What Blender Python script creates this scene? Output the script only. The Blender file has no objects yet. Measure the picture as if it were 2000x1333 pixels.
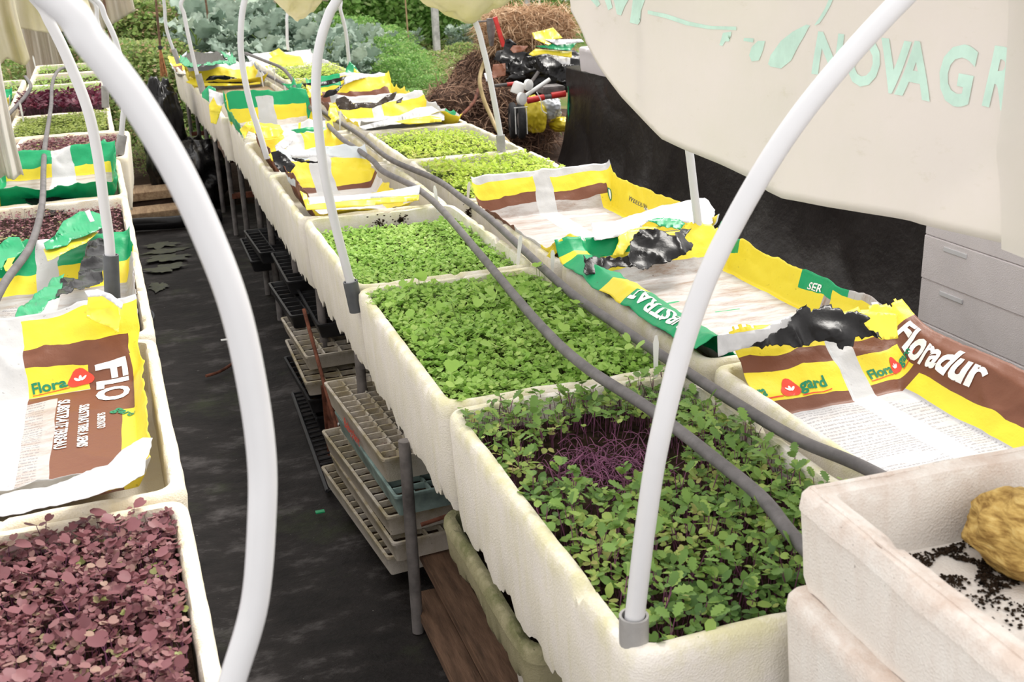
import bpy, bmesh, math, random
import numpy as np
from mathutils import Vector, Matrix, noise
PI = math.pi
SC = bpy.context.scene
COL = SC.collection
rnd = random.Random(7)

# ------------------------------------------------------------------ camera
CAMZ = 1.80
FPX, YAW, PIT, ROL = 2176.7, .318142, .342436, -.0367139
_f = Vector((math.sin(YAW)*math.cos(PIT), math.cos(YAW)*math.cos(PIT), -math.sin(PIT)))
_r0 = Vector((math.cos(YAW), -math.sin(YAW), 0)); _u0 = _r0.cross(_f)
_r = math.cos(ROL)*_r0 + math.sin(ROL)*_u0
_u = -math.sin(ROL)*_r0 + math.cos(ROL)*_u0
cd = bpy.data.cameras.new('camera'); cam = bpy.data.objects.new('camera', cd); COL.objects.link(cam)
cd.sensor_width = 36; cd.lens = FPX/2000*36; cd.clip_start = .05; cd.clip_end = 200
cam.matrix_world = Matrix.Translation((0, 0, CAMZ)) @ Matrix((_r, _u, -_f)).transposed().to_4x4()
cd.dof.use_dof = True; cd.dof.focus_distance = 3.1; cd.dof.aperture_fstop = 11
SC.camera = cam
# ------------------------------------------------------------------ world, sun, exposure
w = bpy.data.worlds.new('sky'); SC.world = w; w.use_nodes = True
bg = w.node_tree.nodes['Background']; bg.inputs[0].default_value = (1.0, .975, .955, 1); bg.inputs[1].default_value = 1.05
sl = bpy.data.lights.new('sun', 'SUN'); sun = bpy.data.objects.new('sun', sl); COL.objects.link(sun)
sl.energy = 2.5; sl.angle = math.radians(22); sl.color = (1, .96, .9)
sun.rotation_euler = Vector((.62, .42, 1.0)).to_track_quat('Z', 'Y').to_euler()
SC.view_settings.view_transform = 'Standard'; SC.view_settings.look = 'None'
SC.view_settings.gamma = 1; SC.view_settings.use_curve_mapping = False
SC.view_settings.exposure = 0.66

# ------------------------------------------------------------------ helpers
def at(x, y, Y):
    "a point of the place from where it shows and how far along the benches (Y) it stands"
    d = _f*FPX + _r*(x-1000) - _u*(y-666.5)
    return Vector((0, 0, CAMZ)) + d*(Y/d.y)
def on(x, y, z):
    d = _f*FPX + _r*(x-1000) - _u*(y-666.5)
    return Vector((0, 0, CAMZ)) + d*((z-CAMZ)/d.z)

def sRGB(r, g, b):
    def c(v):
        v /= 255
        return v/12.92 if v <= .04045 else ((v+.055)/1.055)**2.4
    return (c(r), c(g), c(b), 1)

class NT:
    def __init__(s, name):
        s.m = bpy.data.materials.new(name); s.m.use_nodes = True
        s.t = s.m.node_tree; s.b = s.t.nodes['Principled BSDF']; s.out = s.t.nodes['Material Output']
    def n(s, typ, **k):
        nd = s.t.nodes.new(typ)
        for a, v in k.items():
            if hasattr(nd, a): setattr(nd, a, v)
        return nd
    def l(s, a, b): s.t.links.new(a, b)
    def math(s, op, a, b=None, clamp=False):
        nd = s.n('ShaderNodeMath', operation=op); nd.use_clamp = clamp
        for i, v in enumerate((a, b)):
            if v is None: continue
            if isinstance(v, (int, float)): nd.inputs[i].default_value = v
            else: s.l(v, nd.inputs[i])
        return nd.outputs[0]
    def noise(s, scale, detail=3, rough=.55, src=None, dim='3D'):
        nd = s.n('ShaderNodeTexNoise'); nd.inputs['Scale'].default_value = scale
        nd.inputs['Detail'].default_value = detail; nd.inputs['Roughness'].default_value = rough
        if src is not None: s.l(src, nd.inputs['Vector'])
        return nd.outputs[0]
    def ramp(s, src, pts, interp='LINEAR'):
        nd = s.n('ShaderNodeValToRGB'); e = nd.color_ramp.elements; nd.color_ramp.interpolation = interp
        while len(e) < len(pts): e.new(.5)
        for i, (p, c) in enumerate(pts):
            e[i].position = p; e[i].color = c if len(c) == 4 else (*c, 1)
        s.l(src, nd.inputs[0]); return nd.outputs[0]
    def mix(s, fac, a, b, mode='MIX'):
        nd = s.n('ShaderNodeMix', data_type='RGBA', blend_type=mode)
        for i, v in ((0, fac), (6, a), (7, b)):
            if isinstance(v, (int, float)): nd.inputs[i].default_value = v
            elif isinstance(v, tuple): nd.inputs[i].default_value = v if len(v) == 4 else (*v, 1)
            else: s.l(v, nd.inputs[i])
        return nd.outputs[2]
    def obj(s): return s.n('ShaderNodeTexCoord').outputs['Object']
    def geo(s): return s.n('ShaderNodeNewGeometry').outputs['Position']
    def base(s, c, rough=.6, spec=.5):
        if isinstance(c, tuple): s.b.inputs['Base Color'].default_value = c if len(c) == 4 else (*c, 1)
        else: s.l(c, s.b.inputs['Base Color'])
        s.b.inputs['Roughness'].default_value = rough
        s.b.inputs['Specular IOR Level'].default_value = spec
    def bump(s, h, dist=.002, strength=1.0):
        nd = s.n('ShaderNodeBump'); nd.inputs['Distance'].default_value = dist; nd.inputs['Strength'].default_value = strength
        s.l(h, nd.inputs['Height']); s.l(nd.outputs[0], s.b.inputs['Normal'])
    def translucent(s, col, fac):
        tr = s.n('ShaderNodeBsdfTranslucent'); mx = s.n('ShaderNodeMixShader'); mx.inputs[0].default_value = fac
        if isinstance(col, tuple): tr.inputs[0].default_value = col if len(col) == 4 else (*col, 1)
        else: s.l(col, tr.inputs[0])
        s.l(s.b.outputs[0], mx.inputs[1]); s.l(tr.outputs[0], mx.inputs[2]); s.l(mx.outputs[0], s.out.inputs[0])

def simple(name, c, rough=.6, spec=.4, var=.12, scale=12, bump=0, metal=0):
    k = NT(name); o = k.geo(); n1 = k.noise(scale, 4, .6, o)
    dark = tuple(v*(1-2.2*var) for v in c[:3]); lite = tuple(min(1, v*(1+var)) for v in c[:3])
    k.base(k.ramp(n1, [(.3, dark), (.65, lite)]), rough, spec); k.b.inputs['Metallic'].default_value = metal
    if bump: k.bump(k.noise(scale*6, 3, .6, o), bump)
    return k.m

M = {}
def styro(name, base, algae, amt, dirt=.5):
    k = NT(name); o = k.geo(); oc = k.obj()
    c = k.ramp(k.noise(5, 4, .6, o), [(.3, tuple(v*.9 for v in base)), (.7, base)])
    sep = k.n('ShaderNodeSeparateXYZ'); k.l(oc, sep.inputs[0])
    # algae gathers along the rim and in streaks down the side
    top = k.math('SMOOTHSTEP', sep.outputs[2], 0) if False else k.n('ShaderNodeMapRange')
    k.l(sep.outputs[2], top.inputs[0]); top.inputs[1].default_value = -.05; top.inputs[2].default_value = .0; top.inputs[3].default_value = .18; top.inputs[4].default_value = .8
    a = k.math('MULTIPLY', k.ramp(k.noise(9, 6, .7, o), [(.38, (0, 0, 0)), (.60, (1, 1, 1))]), top.outputs[0])
    c = k.mix(k.math('MULTIPLY', a, amt), c, algae)
    st = k.n('ShaderNodeMapping'); st.inputs['Scale'].default_value = (30, 30, 3); k.l(o, st.inputs[0])
    c = k.mix(k.math('MULTIPLY', k.ramp(k.noise(1, 4, .6, st.outputs[0]), [(.5, (0, 0, 0)), (.75, (1, 1, 1))]), .3*amt), c, algae)
    sp = k.ramp(k.noise(120, 2, .5, o), [(.70, (0, 0, 0)), (.76, (1, 1, 1))])
    pt = k.ramp(k.noise(7, 3, .6, o), [(.45, (0, 0, 0)), (.7, (1, 1, 1))])
    c = k.mix(k.math('MULTIPLY', k.math('MULTIPLY', sp, pt), dirt), c, (.05, .035, .02, 1))
    k.base(c, .75, .25)
    v = k.n('ShaderNodeTexVoronoi'); v.inputs['Scale'].default_value = 260; k.l(o, v.inputs['Vector'])
    k.bump(v.outputs['Distance'], .0012, .7)
    return k.m
M['styro'] = styro('polystyrene_aged', (.80, .755, .695), (.50, .47, .16, 1), .75)
M['styro_left'] = styro('polystyrene_cream', (.84, .78, .67), (.66, .52, .22, 1), .55)
M['styro_clean'] = styro('polystyrene_soiled', (.80, .76, .71), (.42, .25, .16, 1), .60, .9)
M['styro_grey'] = styro('polystyrene_white', (.66, .62, .63), (.5, .45, .4, 1), .1, .1)
M['cream_pl'] = styro('cell_tray_stained', (.56, .51, .45), (.24, .19, .08, 1), 1.0, .9)
M['styro_moss'] = styro('polystyrene_mossy', (.42, .38, .24), (.10, .12, .03, 1), 1.0, 1)
M['pvc'] = simple('white_pvc', (.60, .60, .615), .35, .5, .03, 5)
M['pvc_grey'] = simple('grey_pvc', (.33, .32, .31), .45, .5, .1, 20)
M['pvc_dark'] = simple('charcoal_pvc', (.075, .08, .088), .45, .5, .1, 20)
M['hose'] = simple('grey_rubber_hose', (.135, .125, .125), .6, .3, .15, 18, .0008)
M['hose_yellow'] = simple('ochre_hose', (.36, .27, .12), .5, .4, .15, 10)
M['black_pl'] = None
def plastic_black(name, c, rough=.28, scale=9, bump=.02, spec=.3):
    k = NT(name); o = k.geo()
    dust = k.ramp(k.noise(scale*.6, 6, .7, o), [(.45, c), (.8, tuple(v*1.6+.003 for v in c))])
    k.base(dust, rough, spec)
    n2 = k.noise(scale*2.2, 4, .6, o)
    k.bump(n2, bump, .35); return k.m
M['black_pl'] = plastic_black('black_film', (.008, .0075, .008), .27, 7, .006, .20)
M['black_sheet'] = plastic_black('black_groundsheet', (.016, .013, .0125), .42, 4, .025, .35)
M['soil'] = simple('potting_soil', (.045, .028, .017), .95, .1, .4, 60, .006)
M['sand'] = simple('sown_vermiculite', (.52, .40, .26), .95, .1, .3, 160, .004)
M['steel'] = simple('weathered_steel_tube', (.155, .14, .135), .5, .5, .25, 14, .0005)
M['rust'] = simple('rusty_steel', (.14, .05, .03), .8, .2, .35, 20, .001)
M['wood'] = None
def wood(name, c, dark):
    k = NT(name); o = k.geo(); mp = k.n('ShaderNodeMapping'); mp.inputs['Scale'].default_value = (22, 3, 22); k.l(o, mp.inputs[0])
    k.base(k.ramp(k.noise(2, 5, .65, mp.outputs[0]), [(.3, dark), (.7, c)]), .8, .2); k.bump(k.noise(4, 4, .6, mp.outputs[0]), .003); return k.m
M['wood'] = wood('weathered_timber', (.22, .13, .085), (.07, .042, .028))
M['wood_light'] = wood('pale_timber', (.50, .36, .22), (.24, .15, .09))
M['white_pl'] = simple('white_plastic', (.78, .78, .76), .4, .5, .05, 8)
M['teal_pl'] = simple('teal_plastic_faded', (.27, .37, .35), .6, .3, .22, 14)
M['black_tray'] = simple('black_tray_plastic', (.016, .016, .018), .45, .5, .3, 14)
M['red'] = simple('red_painted_steel', (.62, .035, .03), .4, .5, .12, 16)
M['tyre'] = simple('tyre_rubber', (.03, .03, .032), .8, .3, .2, 40, .002)
M['grey_bucket'] = simple('grey_plastic', (.38, .40, .42), .5, .4, .1, 10)
M['blue_rim'] = simple('blue_plastic', (.10, .17, .28), .5, .4, .1, 10)
M['concrete'] = simple('concrete_post', (.50, .50, .50), .85, .2, .15, 12, .002)
M['print_white'] = simple('print_white', (.85, .84, .82), .5, .3, .04, 30)
M['print_green'] = simple('print_green', (.0, .20, .09), .4, .4, .05, 30)
M['print_red'] = simple('print_red', (.72, .05, .02), .4, .4, .05, 30)
M['print_grey'] = simple('print_grey', (.10, .10, .10), .5, .3, .05, 30)
M['print_mint'] = simple('print_mint', (.58, .80, .71), .8, .2, .06, 14)
YEL = (.78, .63, .035, 1); BRN = (.16, .055, .026, 1); GRN = (.0, .30, .11, 1); WHT = (.52, .52, .52, 1); SIL = (.54, .58, .60, 1); BLK = (.015, .014, .015, 1)

def leafmat(name, pts, trans=.35, rough=.45):
    k = NT(name); a = k.n('ShaderNodeAttribute', attribute_name='tint')
    c = k.ramp(a.outputs['Fac'], pts)
    c = k.mix(k.math('MULTIPLY', k.noise(35, 2, .5, k.geo()), .25), c, tuple(v*.55 for v in pts[0][1][:3])+(1,))
    k.base(c, rough, .25); k.translucent(c, min(.5, trans+.1)); return k.m
M['leaf_bright'] = leafmat('leaf_fresh_green', [(0, (.30, .52, .09)), (.55, (.46, .68, .17)), (1, (.60, .76, .24))])
M['leaf_lime'] = leafmat('leaf_lime', [(0, (.48, .64, .08)), (.6, (.68, .84, .15)), (1, (.78, .74, .26))])
M['leaf_kale'] = leafmat('leaf_young_kale', [(0, (.10, .20, .055)), (.45, (.24, .40, .09)), (.8, (.46, .58, .15)), (1, (.58, .54, .20))], .25)
M['leaf_purple'] = leafmat('leaf_purple', [(0, (.14, .048, .055)), (.5, (.30, .125, .14)), (.80, (.42, .26, .22)), (.94, (.33, .36, .13)), (1, (.40, .45, .15))], .2)
M['leaf_wine'] = leafmat('leaf_wine', [(0, (.07, .015, .03)), (.6, (.18, .04, .07)), (1, (.30, .10, .12))], .2)
M['leaf_olive'] = leafmat('leaf_olive', [(0, (.20, .26, .05)), (.6, (.36, .44, .10)), (1, (.50, .55, .18))], .3)
M['leaf_bluegreen'] = leafmat('leaf_glaucous', [(0, (.15, .23, .17)), (.6, (.33, .43, .35)), (1, (.52, .62, .50))], .15, .55)
M['leaf_weed'] = leafmat('leaf_weed', [(0, (.13, .24, .06)), (.45, (.30, .42, .13)), (.72, (.48, .52, .22)), (.80, (.50, .33, .20)), (1, (.62, .46, .34))], .4)
M['leaf_vine'] = leafmat('leaf_vine', [(0, (.12, .30, .06)), (.6, (.28, .48, .14)), (1, (.50, .64, .26))], .4)
M['leaf_backvine'] = leafmat('leaf_backvine', [(0, (.20, .42, .10)), (.6, (.42, .66, .22)), (1, (.66, .78, .40))], .4)
M['stem_purple'] = simple('purple_stem', (.21, .07, .14), .5, .4, .2, 20)
M['stem_green'] = simple('green_stem', (.22, .32, .08), .6, .3, .2, 20)
M['straw'] = leafmat('straw_dry', [(0, (.36, .21, .11)), (.6, (.66, .45, .28)), (1, (.82, .63, .43))], .1, .8)
M['manure'] = leafmat('straw_dark', [(0, (.08, .045, .03)), (.5, (.23, .13, .085)), (1, (.52, .34, .23))], .05, .9)
def fleece(name, c, c2):
    k = NT(name); o = k.geo()
    col = k.ramp(k.noise(1.6, 6, .65, o), [(.40, c), (.72, c2)])
    mp = k.n('ShaderNodeMapping'); mp.inputs['Scale'].default_value = (3, 3, 9); k.l(o, mp.inputs[0])
    d = k.ramp(k.noise(2.6, 6, .75, mp.outputs[0]), [(.60, (0, 0, 0)), (.8, (1, 1, 1))])
    col = k.mix(k.math('MULTIPLY', d, .28), col, (.45, .42, .25, 1))
    k.base(col, .85, .15); k.translucent(col, .45)
    k.bump(k.noise(14, 4, .6, o), .004, .5); return k.m
M['fleece'] = fleece('cover_fleece', (.80, .765, .735), (.76, .74, .68))
M['fleece_old'] = fleece('cover_fleece_yellowed', (.74, .70, .56), (.62, .60, .34))
M['fleece_stripe'] = fleece('cover_fleece_beige', (.70, .64, .56), (.62, .58, .48))

# ------------------------------------------------------------------ objects
def prop(o, label=None, cat=None, group=None, kind=None):
    if label: o['label'] = label
    if label and len(label.split()) > 16: print('LONG', len(label.split()), label)
    if cat: o['category'] = cat
    if group: o['group'] = group
    if kind: o['kind'] = kind
    return o
def empty(name, loc, label=None, cat=None, group=None, rz=0):
    o = bpy.data.objects.new(name, None); COL.objects.link(o); o.location = loc; o.rotation_euler.z = rz
    o.empty_display_size = .1
    return prop(o, label, cat, group)
def link(name, me, mats, parent=None, loc=None, smooth=True):
    for m in (mats if isinstance(mats, (list, tuple)) else [mats]): me.materials.append(m)
    if smooth: me.polygons.foreach_set('use_smooth', [True]*len(me.polygons))
    o = bpy.data.objects.new(name, me); COL.objects.link(o)
    if parent:
        o.parent = parent
        # meshes are written in world space: bring them into the parent's space
        o.matrix_parent_inverse = Matrix.Identity(4)
        pm = Matrix.Translation(parent.location) @ parent.rotation_euler.to_matrix().to_4x4()
        pp = parent.parent
        while pp:
            pm = Matrix.Translation(pp.location) @ pp.rotation_euler.to_matrix().to_4x4() @ pm; pp = pp.parent
        me.transform(pm.inverted())
    elif loc is not None:
        me.transform(Matrix.Translation(-Vector(loc))); o.location = loc
    return o
def mesh(V, F, name='m'):
    me = bpy.data.meshes.new(name); me.from_pydata([tuple(v) for v in V], [], F); me.update(); return me
class MB:
    def __init__(s): s.V = []; s.F = []
    def add(s, V, F):
        b = len(s.V); s.V += [tuple(v) for v in V]; s.F += [tuple(i+b for i in f) for f in F]
    def box(s, c, d, R=None, bev=0):
        x, y, z = d[0]/2, d[1]/2, d[2]/2; c = Vector(c)
        if bev:
            bm = bmesh.new(); bmesh.ops.create_cube(bm, size=1, matrix=Matrix.Diagonal((d[0], d[1], d[2], 1)))
            bmesh.ops.bevel(bm, geom=bm.edges[:], offset=bev, segments=2, affect='EDGES')
            V = [v.co.copy() for v in bm.verts]; bm.verts.index_update(); F = [[v.index for v in f.verts] for f in bm.faces]; bm.free()
        else:
            V = [Vector((a*x, b*y, e*z)) for a in (-1, 1) for b in (-1, 1) for e in (-1, 1)]
            F = [(0, 1, 3, 2), (4, 6, 7, 5), (0, 4, 5, 1), (2, 3, 7, 6), (0, 2, 6, 4), (1, 5, 7, 3)]
        s.add([c + (R @ v if R else v) for v in V], F)
    def tube(s, pts, r, n=12, caps=True):
        pts = [Vector(p) for p in pts]; rs = r if isinstance(r, (list, tuple)) else [r]*len(pts)
        V = []; up = Vector((.31, .17, .93))
        for i, p in enumerate(pts):
            d = (pts[min(i+1, len(pts)-1)] - pts[max(i-1, 0)]).normalized()
            if i == 0: a = d.cross(up if abs(d.dot(up)) < .9 else Vector((1, 0, 0))).normalized()
            else: a = (a - d*a.dot(d)).normalized()
            b = d.cross(a)
            V += [p + (a*math.cos(2*PI*k/n) + b*math.sin(2*PI*k/n))*rs[i] for k in range(n)]
        F = [(i*n+k, i*n+(k+1) % n, (i+1)*n+(k+1) % n, (i+1)*n+k) for i in range(len(pts)-1) for k in range(n)]
        if caps: F += [tuple(range(n))[::-1], tuple((len(pts)-1)*n+k for k in range(n))]
        s.add(V, F)
    def lathe(s, c, prof, n=24, R=None):
        c = Vector(c); V = []
        for r, z in prof:
            for k in range(n):
                v = Vector((r*math.cos(2*PI*k/n), r*math.sin(2*PI*k/n), z)); V.append(c + (R @ v if R else v))
        F = [(i*n+k, i*n+(k+1) % n, (i+1)*n+(k+1) % n, (i+1)*n+k) for i in range(len(prof)-1) for k in range(n)]
        F += [tuple(range(n))[::-1], tuple((len(prof)-1)*n+k for k in range(n))]
        s.add(V, F)
    def build(s, name, mat, parent=None, loc=None, smooth=True):
        o = link(name, mesh(s.V, s.F, name), mat, parent, loc, smooth)
        if smooth:
            try: o.data.set_sharp_from_angle(angle=math.radians(38))
            except Exception: pass
        return o
def catmull(P, k=8):
    P = [Vector(p) for p in P]; out = []
    for i in range(len(P)-1):
        a = P[i-1] if i else P[0]*2-P[1]; b, c = P[i], P[i+1]; d = P[i+2] if i+2 < len(P) else P[-1]*2-P[-2]
        for j in range(k):
            t = j/k; out.append(.5*((2*b)+(c-a)*t+(2*a-5*b+4*c-d)*t*t+(3*b-a-3*c+d)*t**3))
    out.append(P[-1]); return out
def nz(x, y, z=0): return noise.noise(Vector((x, y, z)))

# ---------- scatter many small shapes into one mesh
def fan_leaf(outline, cup=.15):
    "outline: points (x, y) round a leaf that starts at the origin and points to +x"
    V = [(0, 0, 0)] + [(x, y, cup*(abs(y)*1.2 - x*.25)) for x, y in outline]
    n = len(outline); V.append((sum(p[0] for p in outline)/n, 0, -.03)); c = n+1
    T = [(c, i, i+1) for i in range(1, n)] + [(c, 0, 1), (c, n, 0)]
    return np.array(V, float), T
HEART = fan_leaf([(.18, .34), (.5, .52), (.85, .45), (1.0, .22), (.88, .0), (1.0, -.22), (.85, -.45), (.5, -.52), (.18, -.34)])
OVAL = fan_leaf([(.15, .2), (.5, .36), (.85, .26), (1.08, 0), (.85, -.26), (.5, -.36), (.15, -.2)])
SERR = fan_leaf([(.15, .10), (.3, .30), (.42, .22), (.55, .40), (.68, .26), (.82, .42), (.95, .24), (1.1, .28), (1.25, 0), (1.1, -.28), (.95, -.24), (.82, -.42), (.68, -.26), (.55, -.40), (.42, -.22), (.3, -.30), (.15, -.10)])
BLADE = (np.array([(0, -.03, 0), (0, .03, 0), (.5, -.03, .12), (.5, .03, .12), (1, 0, 0)], float), [(0, 2, 3), (0, 3, 1), (2, 4, 3)])
def rotm(ax, ang):
    c, s = np.cos(ang), np.sin(ang); z = np.zeros_like(c); o = np.ones_like(c)
    if ax == 'z': r = [c, -s, z, s, c, z, z, z, o]
    if ax == 'y': r = [c, z, s, z, o, z, -s, z, c]
    if ax == 'x': r = [o, z, z, z, c, -s, z, s, c]
    return np.stack(r, -1).reshape(-1, 3, 3)
def scatter(tmpl, pos, size, yaw, pitch, rollv=None):
    V, T = tmpl; n = len(pos)
    R = rotm('z', yaw) @ rotm('y', pitch)
    if rollv is not None: R = R @ rotm('x', rollv)
    W = np.einsum('nij,mj->nmi', R, V)*np.asarray(size).reshape(-1, 1, 1) + np.asarray(pos)[:, None, :]
    F = (np.array(T)[None] + (np.arange(n)*len(V))[:, None, None]).reshape(-1, 3)
    return W.reshape(-1, 3), F, len(V)
def stems(p0, p1, r):
    n = len(p0); a = np.array([(math.cos(k*2.094), math.sin(k*2.094), 0) for k in range(3)])
    A = p0[:, None, :]+a[None]*r; B = p1[:, None, :]+a[None]*r*.7
    W = np.concatenate([A, B], 1).reshape(-1, 3)
    T = np.array([(0, 1, 4), (0, 4, 3), (1, 2, 5), (1, 5, 4), (2, 0, 3), (2, 3, 5)])
    F = (T[None] + (np.arange(n)*6)[:, None, None]).reshape(-1, 3)
    return W, F, 6
def npmesh(name, parts):
    "parts: list of (V, F, tint per vertex, material index)"
    off = 0; Vs = []; Fs = []; Ts = []; Ms = []
    for V, F, t, mi in parts:
        Vs.append(V); Fs.append(F+off); Ts.append(t); Ms.append(np.full(len(F), mi)); off += len(V)
    V = np.concatenate(Vs); F = np.concatenate(Fs); T = np.concatenate(Ts); Mi = np.concatenate(Ms)
    me = bpy.data.meshes.new(name); me.vertices.add(len(V)); me.vertices.foreach_set('co', V.astype(np.float32).ravel())
    me.loops.add(F.size); me.loops.foreach_set('vertex_index', F.astype(np.int32).ravel())
    me.polygons.add(len(F)); me.polygons.foreach_set('loop_start', (np.arange(len(F))*3).astype(np.int32))
    me.polygons.foreach_set('material_index', Mi.astype(np.int32))
    me.update(calc_edges=True); me.validate()
    a = me.attributes.new('tint', 'FLOAT', 'POINT'); a.data.foreach_set('value', T.astype(np.float32))
    return me
RN = np.random.default_rng(5)
def seedling_parts(P, h, size, true_leaf=0, tl_tmpl=SERR, coty=HEART, tl_scale=1.3, tint=None, stem_r=.0007):
    "P: ground points (n,3)"
    n = len(P); top = P + np.stack([RN.normal(0, .15, n)*h, RN.normal(0, .15, n)*h, h*RN.uniform(.7, 1.15, n)], -1)
    if tint is None: tint = RN.random(n)
    parts = []
    V, F, k = stems(P, top, stem_r); parts.append((V, F, np.repeat(tint*.5, k), 1))
    yaw = RN.uniform(0, 2*PI, n)
    for s in (0, PI):
        V, F, k = scatter(coty, top, size*RN.uniform(.7, 1.2, n), yaw+s, RN.normal(-.12, .28, n), RN.normal(0, .3, n)); parts.append((V, F, np.repeat(np.clip(tint+RN.normal(0, .08, n), 0, 1), k), 0))
    if true_leaf:
        for j in range(true_leaf):
            m = RN.random(n) < .8; mp = top[m]+np.array([0, 0, .3*size]); mm = m.sum()
            V, F, k = scatter(tl_tmpl, mp, size*tl_scale*RN.uniform(.6, 1.25, mm), RN.uniform(0, 2*PI, mm), RN.normal(-.45, .3, mm), RN.normal(0, .3, mm)); parts.append((V, F, np.repeat(np.clip(tint[m]*.8+RN.normal(0, .1, mm), 0, 1), k), 0))
    return parts
def jgrid(x0, x1, y0, y1, n):
    w, l = x1-x0, y1-y0; ny = max(2, int(math.sqrt(n*l/w))); nx = max(2, int(n/ny))
    gx, gy = np.meshgrid((np.arange(nx)+.5)/nx, (np.arange(ny)+.5)/ny)
    gx = gx.ravel()+RN.normal(0, .4/nx, gx.size); gy = gy.ravel()+RN.normal(0, .4/ny, gy.size)
    return np.stack([x0+np.clip(gx, 0, 1)*w, y0+np.clip(gy, 0, 1)*l], -1)
def carpet(name, label, x0, x1, y0, y1, z, n, size, h, mats, cat='seedlings', keep=None, **kw):
    P = jgrid(x0, x1, y0, y1, n)
    if keep is not None: P = P[keep(P)]
    hv = np.array([1+.35*nz(a*4, b*4, 3) for a, b in P])
    P3 = np.concatenate([P, np.full((len(P), 1), z)], 1)
    tint = np.clip(RN.normal(.5, .2, len(P)) + np.array([.45*nz(a*5, b*5, 9) for a, b in P]), 0, 1)
    me = npmesh(name, seedling_parts(P3, h*hv, size, tint=tint, **kw))
    o = link(name, me, mats, None, ((x0+x1)/2, (y0+y1)/2, z), smooth=False)
    return prop(o, label, cat, None, 'stuff')

# ------------------------------------------------------------------ setting: ground
def ground_grid(name, x0, x1, y0, y1, z, nx, ny, mat, amp=.01, sc=1.5):
    V = [(x0+(x1-x0)*i/nx, y0+(y1-y0)*j/ny, z+amp*nz(i*sc*(x1-x0)/nx, j*sc*(y1-y0)/ny, 5)) for j in range(ny+1) for i in range(nx+1)]
    F = [(j*(nx+1)+i, j*(nx+1)+i+1, (j+1)*(nx+1)+i+1, (j+1)*(nx+1)+i) for j in range(ny) for i in range(nx)]
    o = link(name, mesh(V, F), mat); prop(o, kind='structure'); return o
k = NT('earth'); o = k.geo()
c = k.ramp(k.noise(.9, 6, .65, o), [(.35, (.16, .09, .05)), (.6, (.34, .21, .13)), (.8, (.42, .30, .19))])
c = k.mix(k.ramp(k.noise(.35, 5, .6, o), [(.46, (0, 0, 0)), (.56, (1, 1, 1))]), c, (.10, .15, .04, 1))
k.base(c, .95, .1); k.bump(k.noise(16, 5, .7, o), .03); ground_m = k.m
ground_grid('ground', -14, 26, 8.5, 45, -.03, 60, 60, ground_m, .05, .6)
k = NT('woven_groundcover'); o = k.geo()
mp = k.n('ShaderNodeMapping'); mp.inputs['Scale'].default_value = (1, 1.7, 1); k.l(o, mp.inputs[0])
c = k.ramp(k.noise(3.6, 8, .72, mp.outputs[0]), [(.38, (.008, .0065, .006)), (.53, (.019, .0155, .0145)), (.70, (.105, .096, .094))])
g = k.ramp(k.noise(1.7, 6, .7, o), [(.56, (0, 0, 0)), (.70, (1, 1, 1))])
c = k.mix(k.math('MULTIPLY', g, .55), c, (.045, .058, .022, 1))
s = k.ramp(k.noise(60, 2, .5, o), [(.76, (0, 0, 0)), (.79, (1, 1, 1))]); c = k.mix(k.math('MULTIPLY', s, .6), c, (.35, .33, .3, 1))
k.base(c, .7, .22); k.bump(k.noise(9, 6, .7, mp.outputs[0]), .012); mat_m = k.m
ground_grid('floor', -3.2, 3.15, -1.5, 8.6, 0, 90, 130, mat_m, .012, 3)
k = NT('trodden_earth'); o = k.geo()
k.base(k.ramp(k.noise(2.2, 7, .7, o), [(.35, (.030, .017, .011)), (.62, (.070, .040, .026)), (.8, (.17, .11, .08))]), .9, .15)
k.bump(k.noise(14, 5, .7, o), .03); ground_grid('floor', 3.1, 9, -1.5, 12, .008, 60, 90, k.m, .02, 2)
ground_grid('floor', -3.2, 3.15, 8.55, 12.2, -.012, 40, 30, k.m, .03, 2)

# puddle-green algae marks on the aisle, raised film
k = NT('algae_mat'); o = k.geo(); k.base(k.ramp(k.noise(20, 5, .7, o), [(.35, (.012, .014, .006)), (.7, (.050, .058, .010))]), .5, .4); alg_m = k.m
for i, (px, py, a, b) in enumerate([(318, 478, .11, .05), (325, 490, .13, .04), (330, 503, .14, .055), (322, 524, .12, .06), (310, 560, .05, .06)]):
    c0 = on(px, py, .012); V = [c0+Vector((0, 0, .004))]
    for q in range(40):
        t = 2*PI*q/40; rr = 1+.7*nz(2*math.cos(t)+i*5, 2*math.sin(t))+.35*nz(9*math.cos(t)+i*5, 9*math.sin(t)); V.append(c0+Vector((a*rr*math.cos(t)*.95, b*rr*math.sin(t)*1.5, .001)))
    o = link('algae_patch', mesh(V, [(0, q+1, (q+1) % 40+1) for q in range(40)]), alg_m, None, c0)
    prop(o, ['narrow green algae patch on the dark aisle, farthest of the row', 'second farthest green algae patch on the aisle', 'broad middle patch of green algae on the dark aisle', 'green algae patch nearest the middle of the aisle curve', 'faint nearest algae patch on the aisle beside the left bench'][i], 'algae patch')

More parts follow.
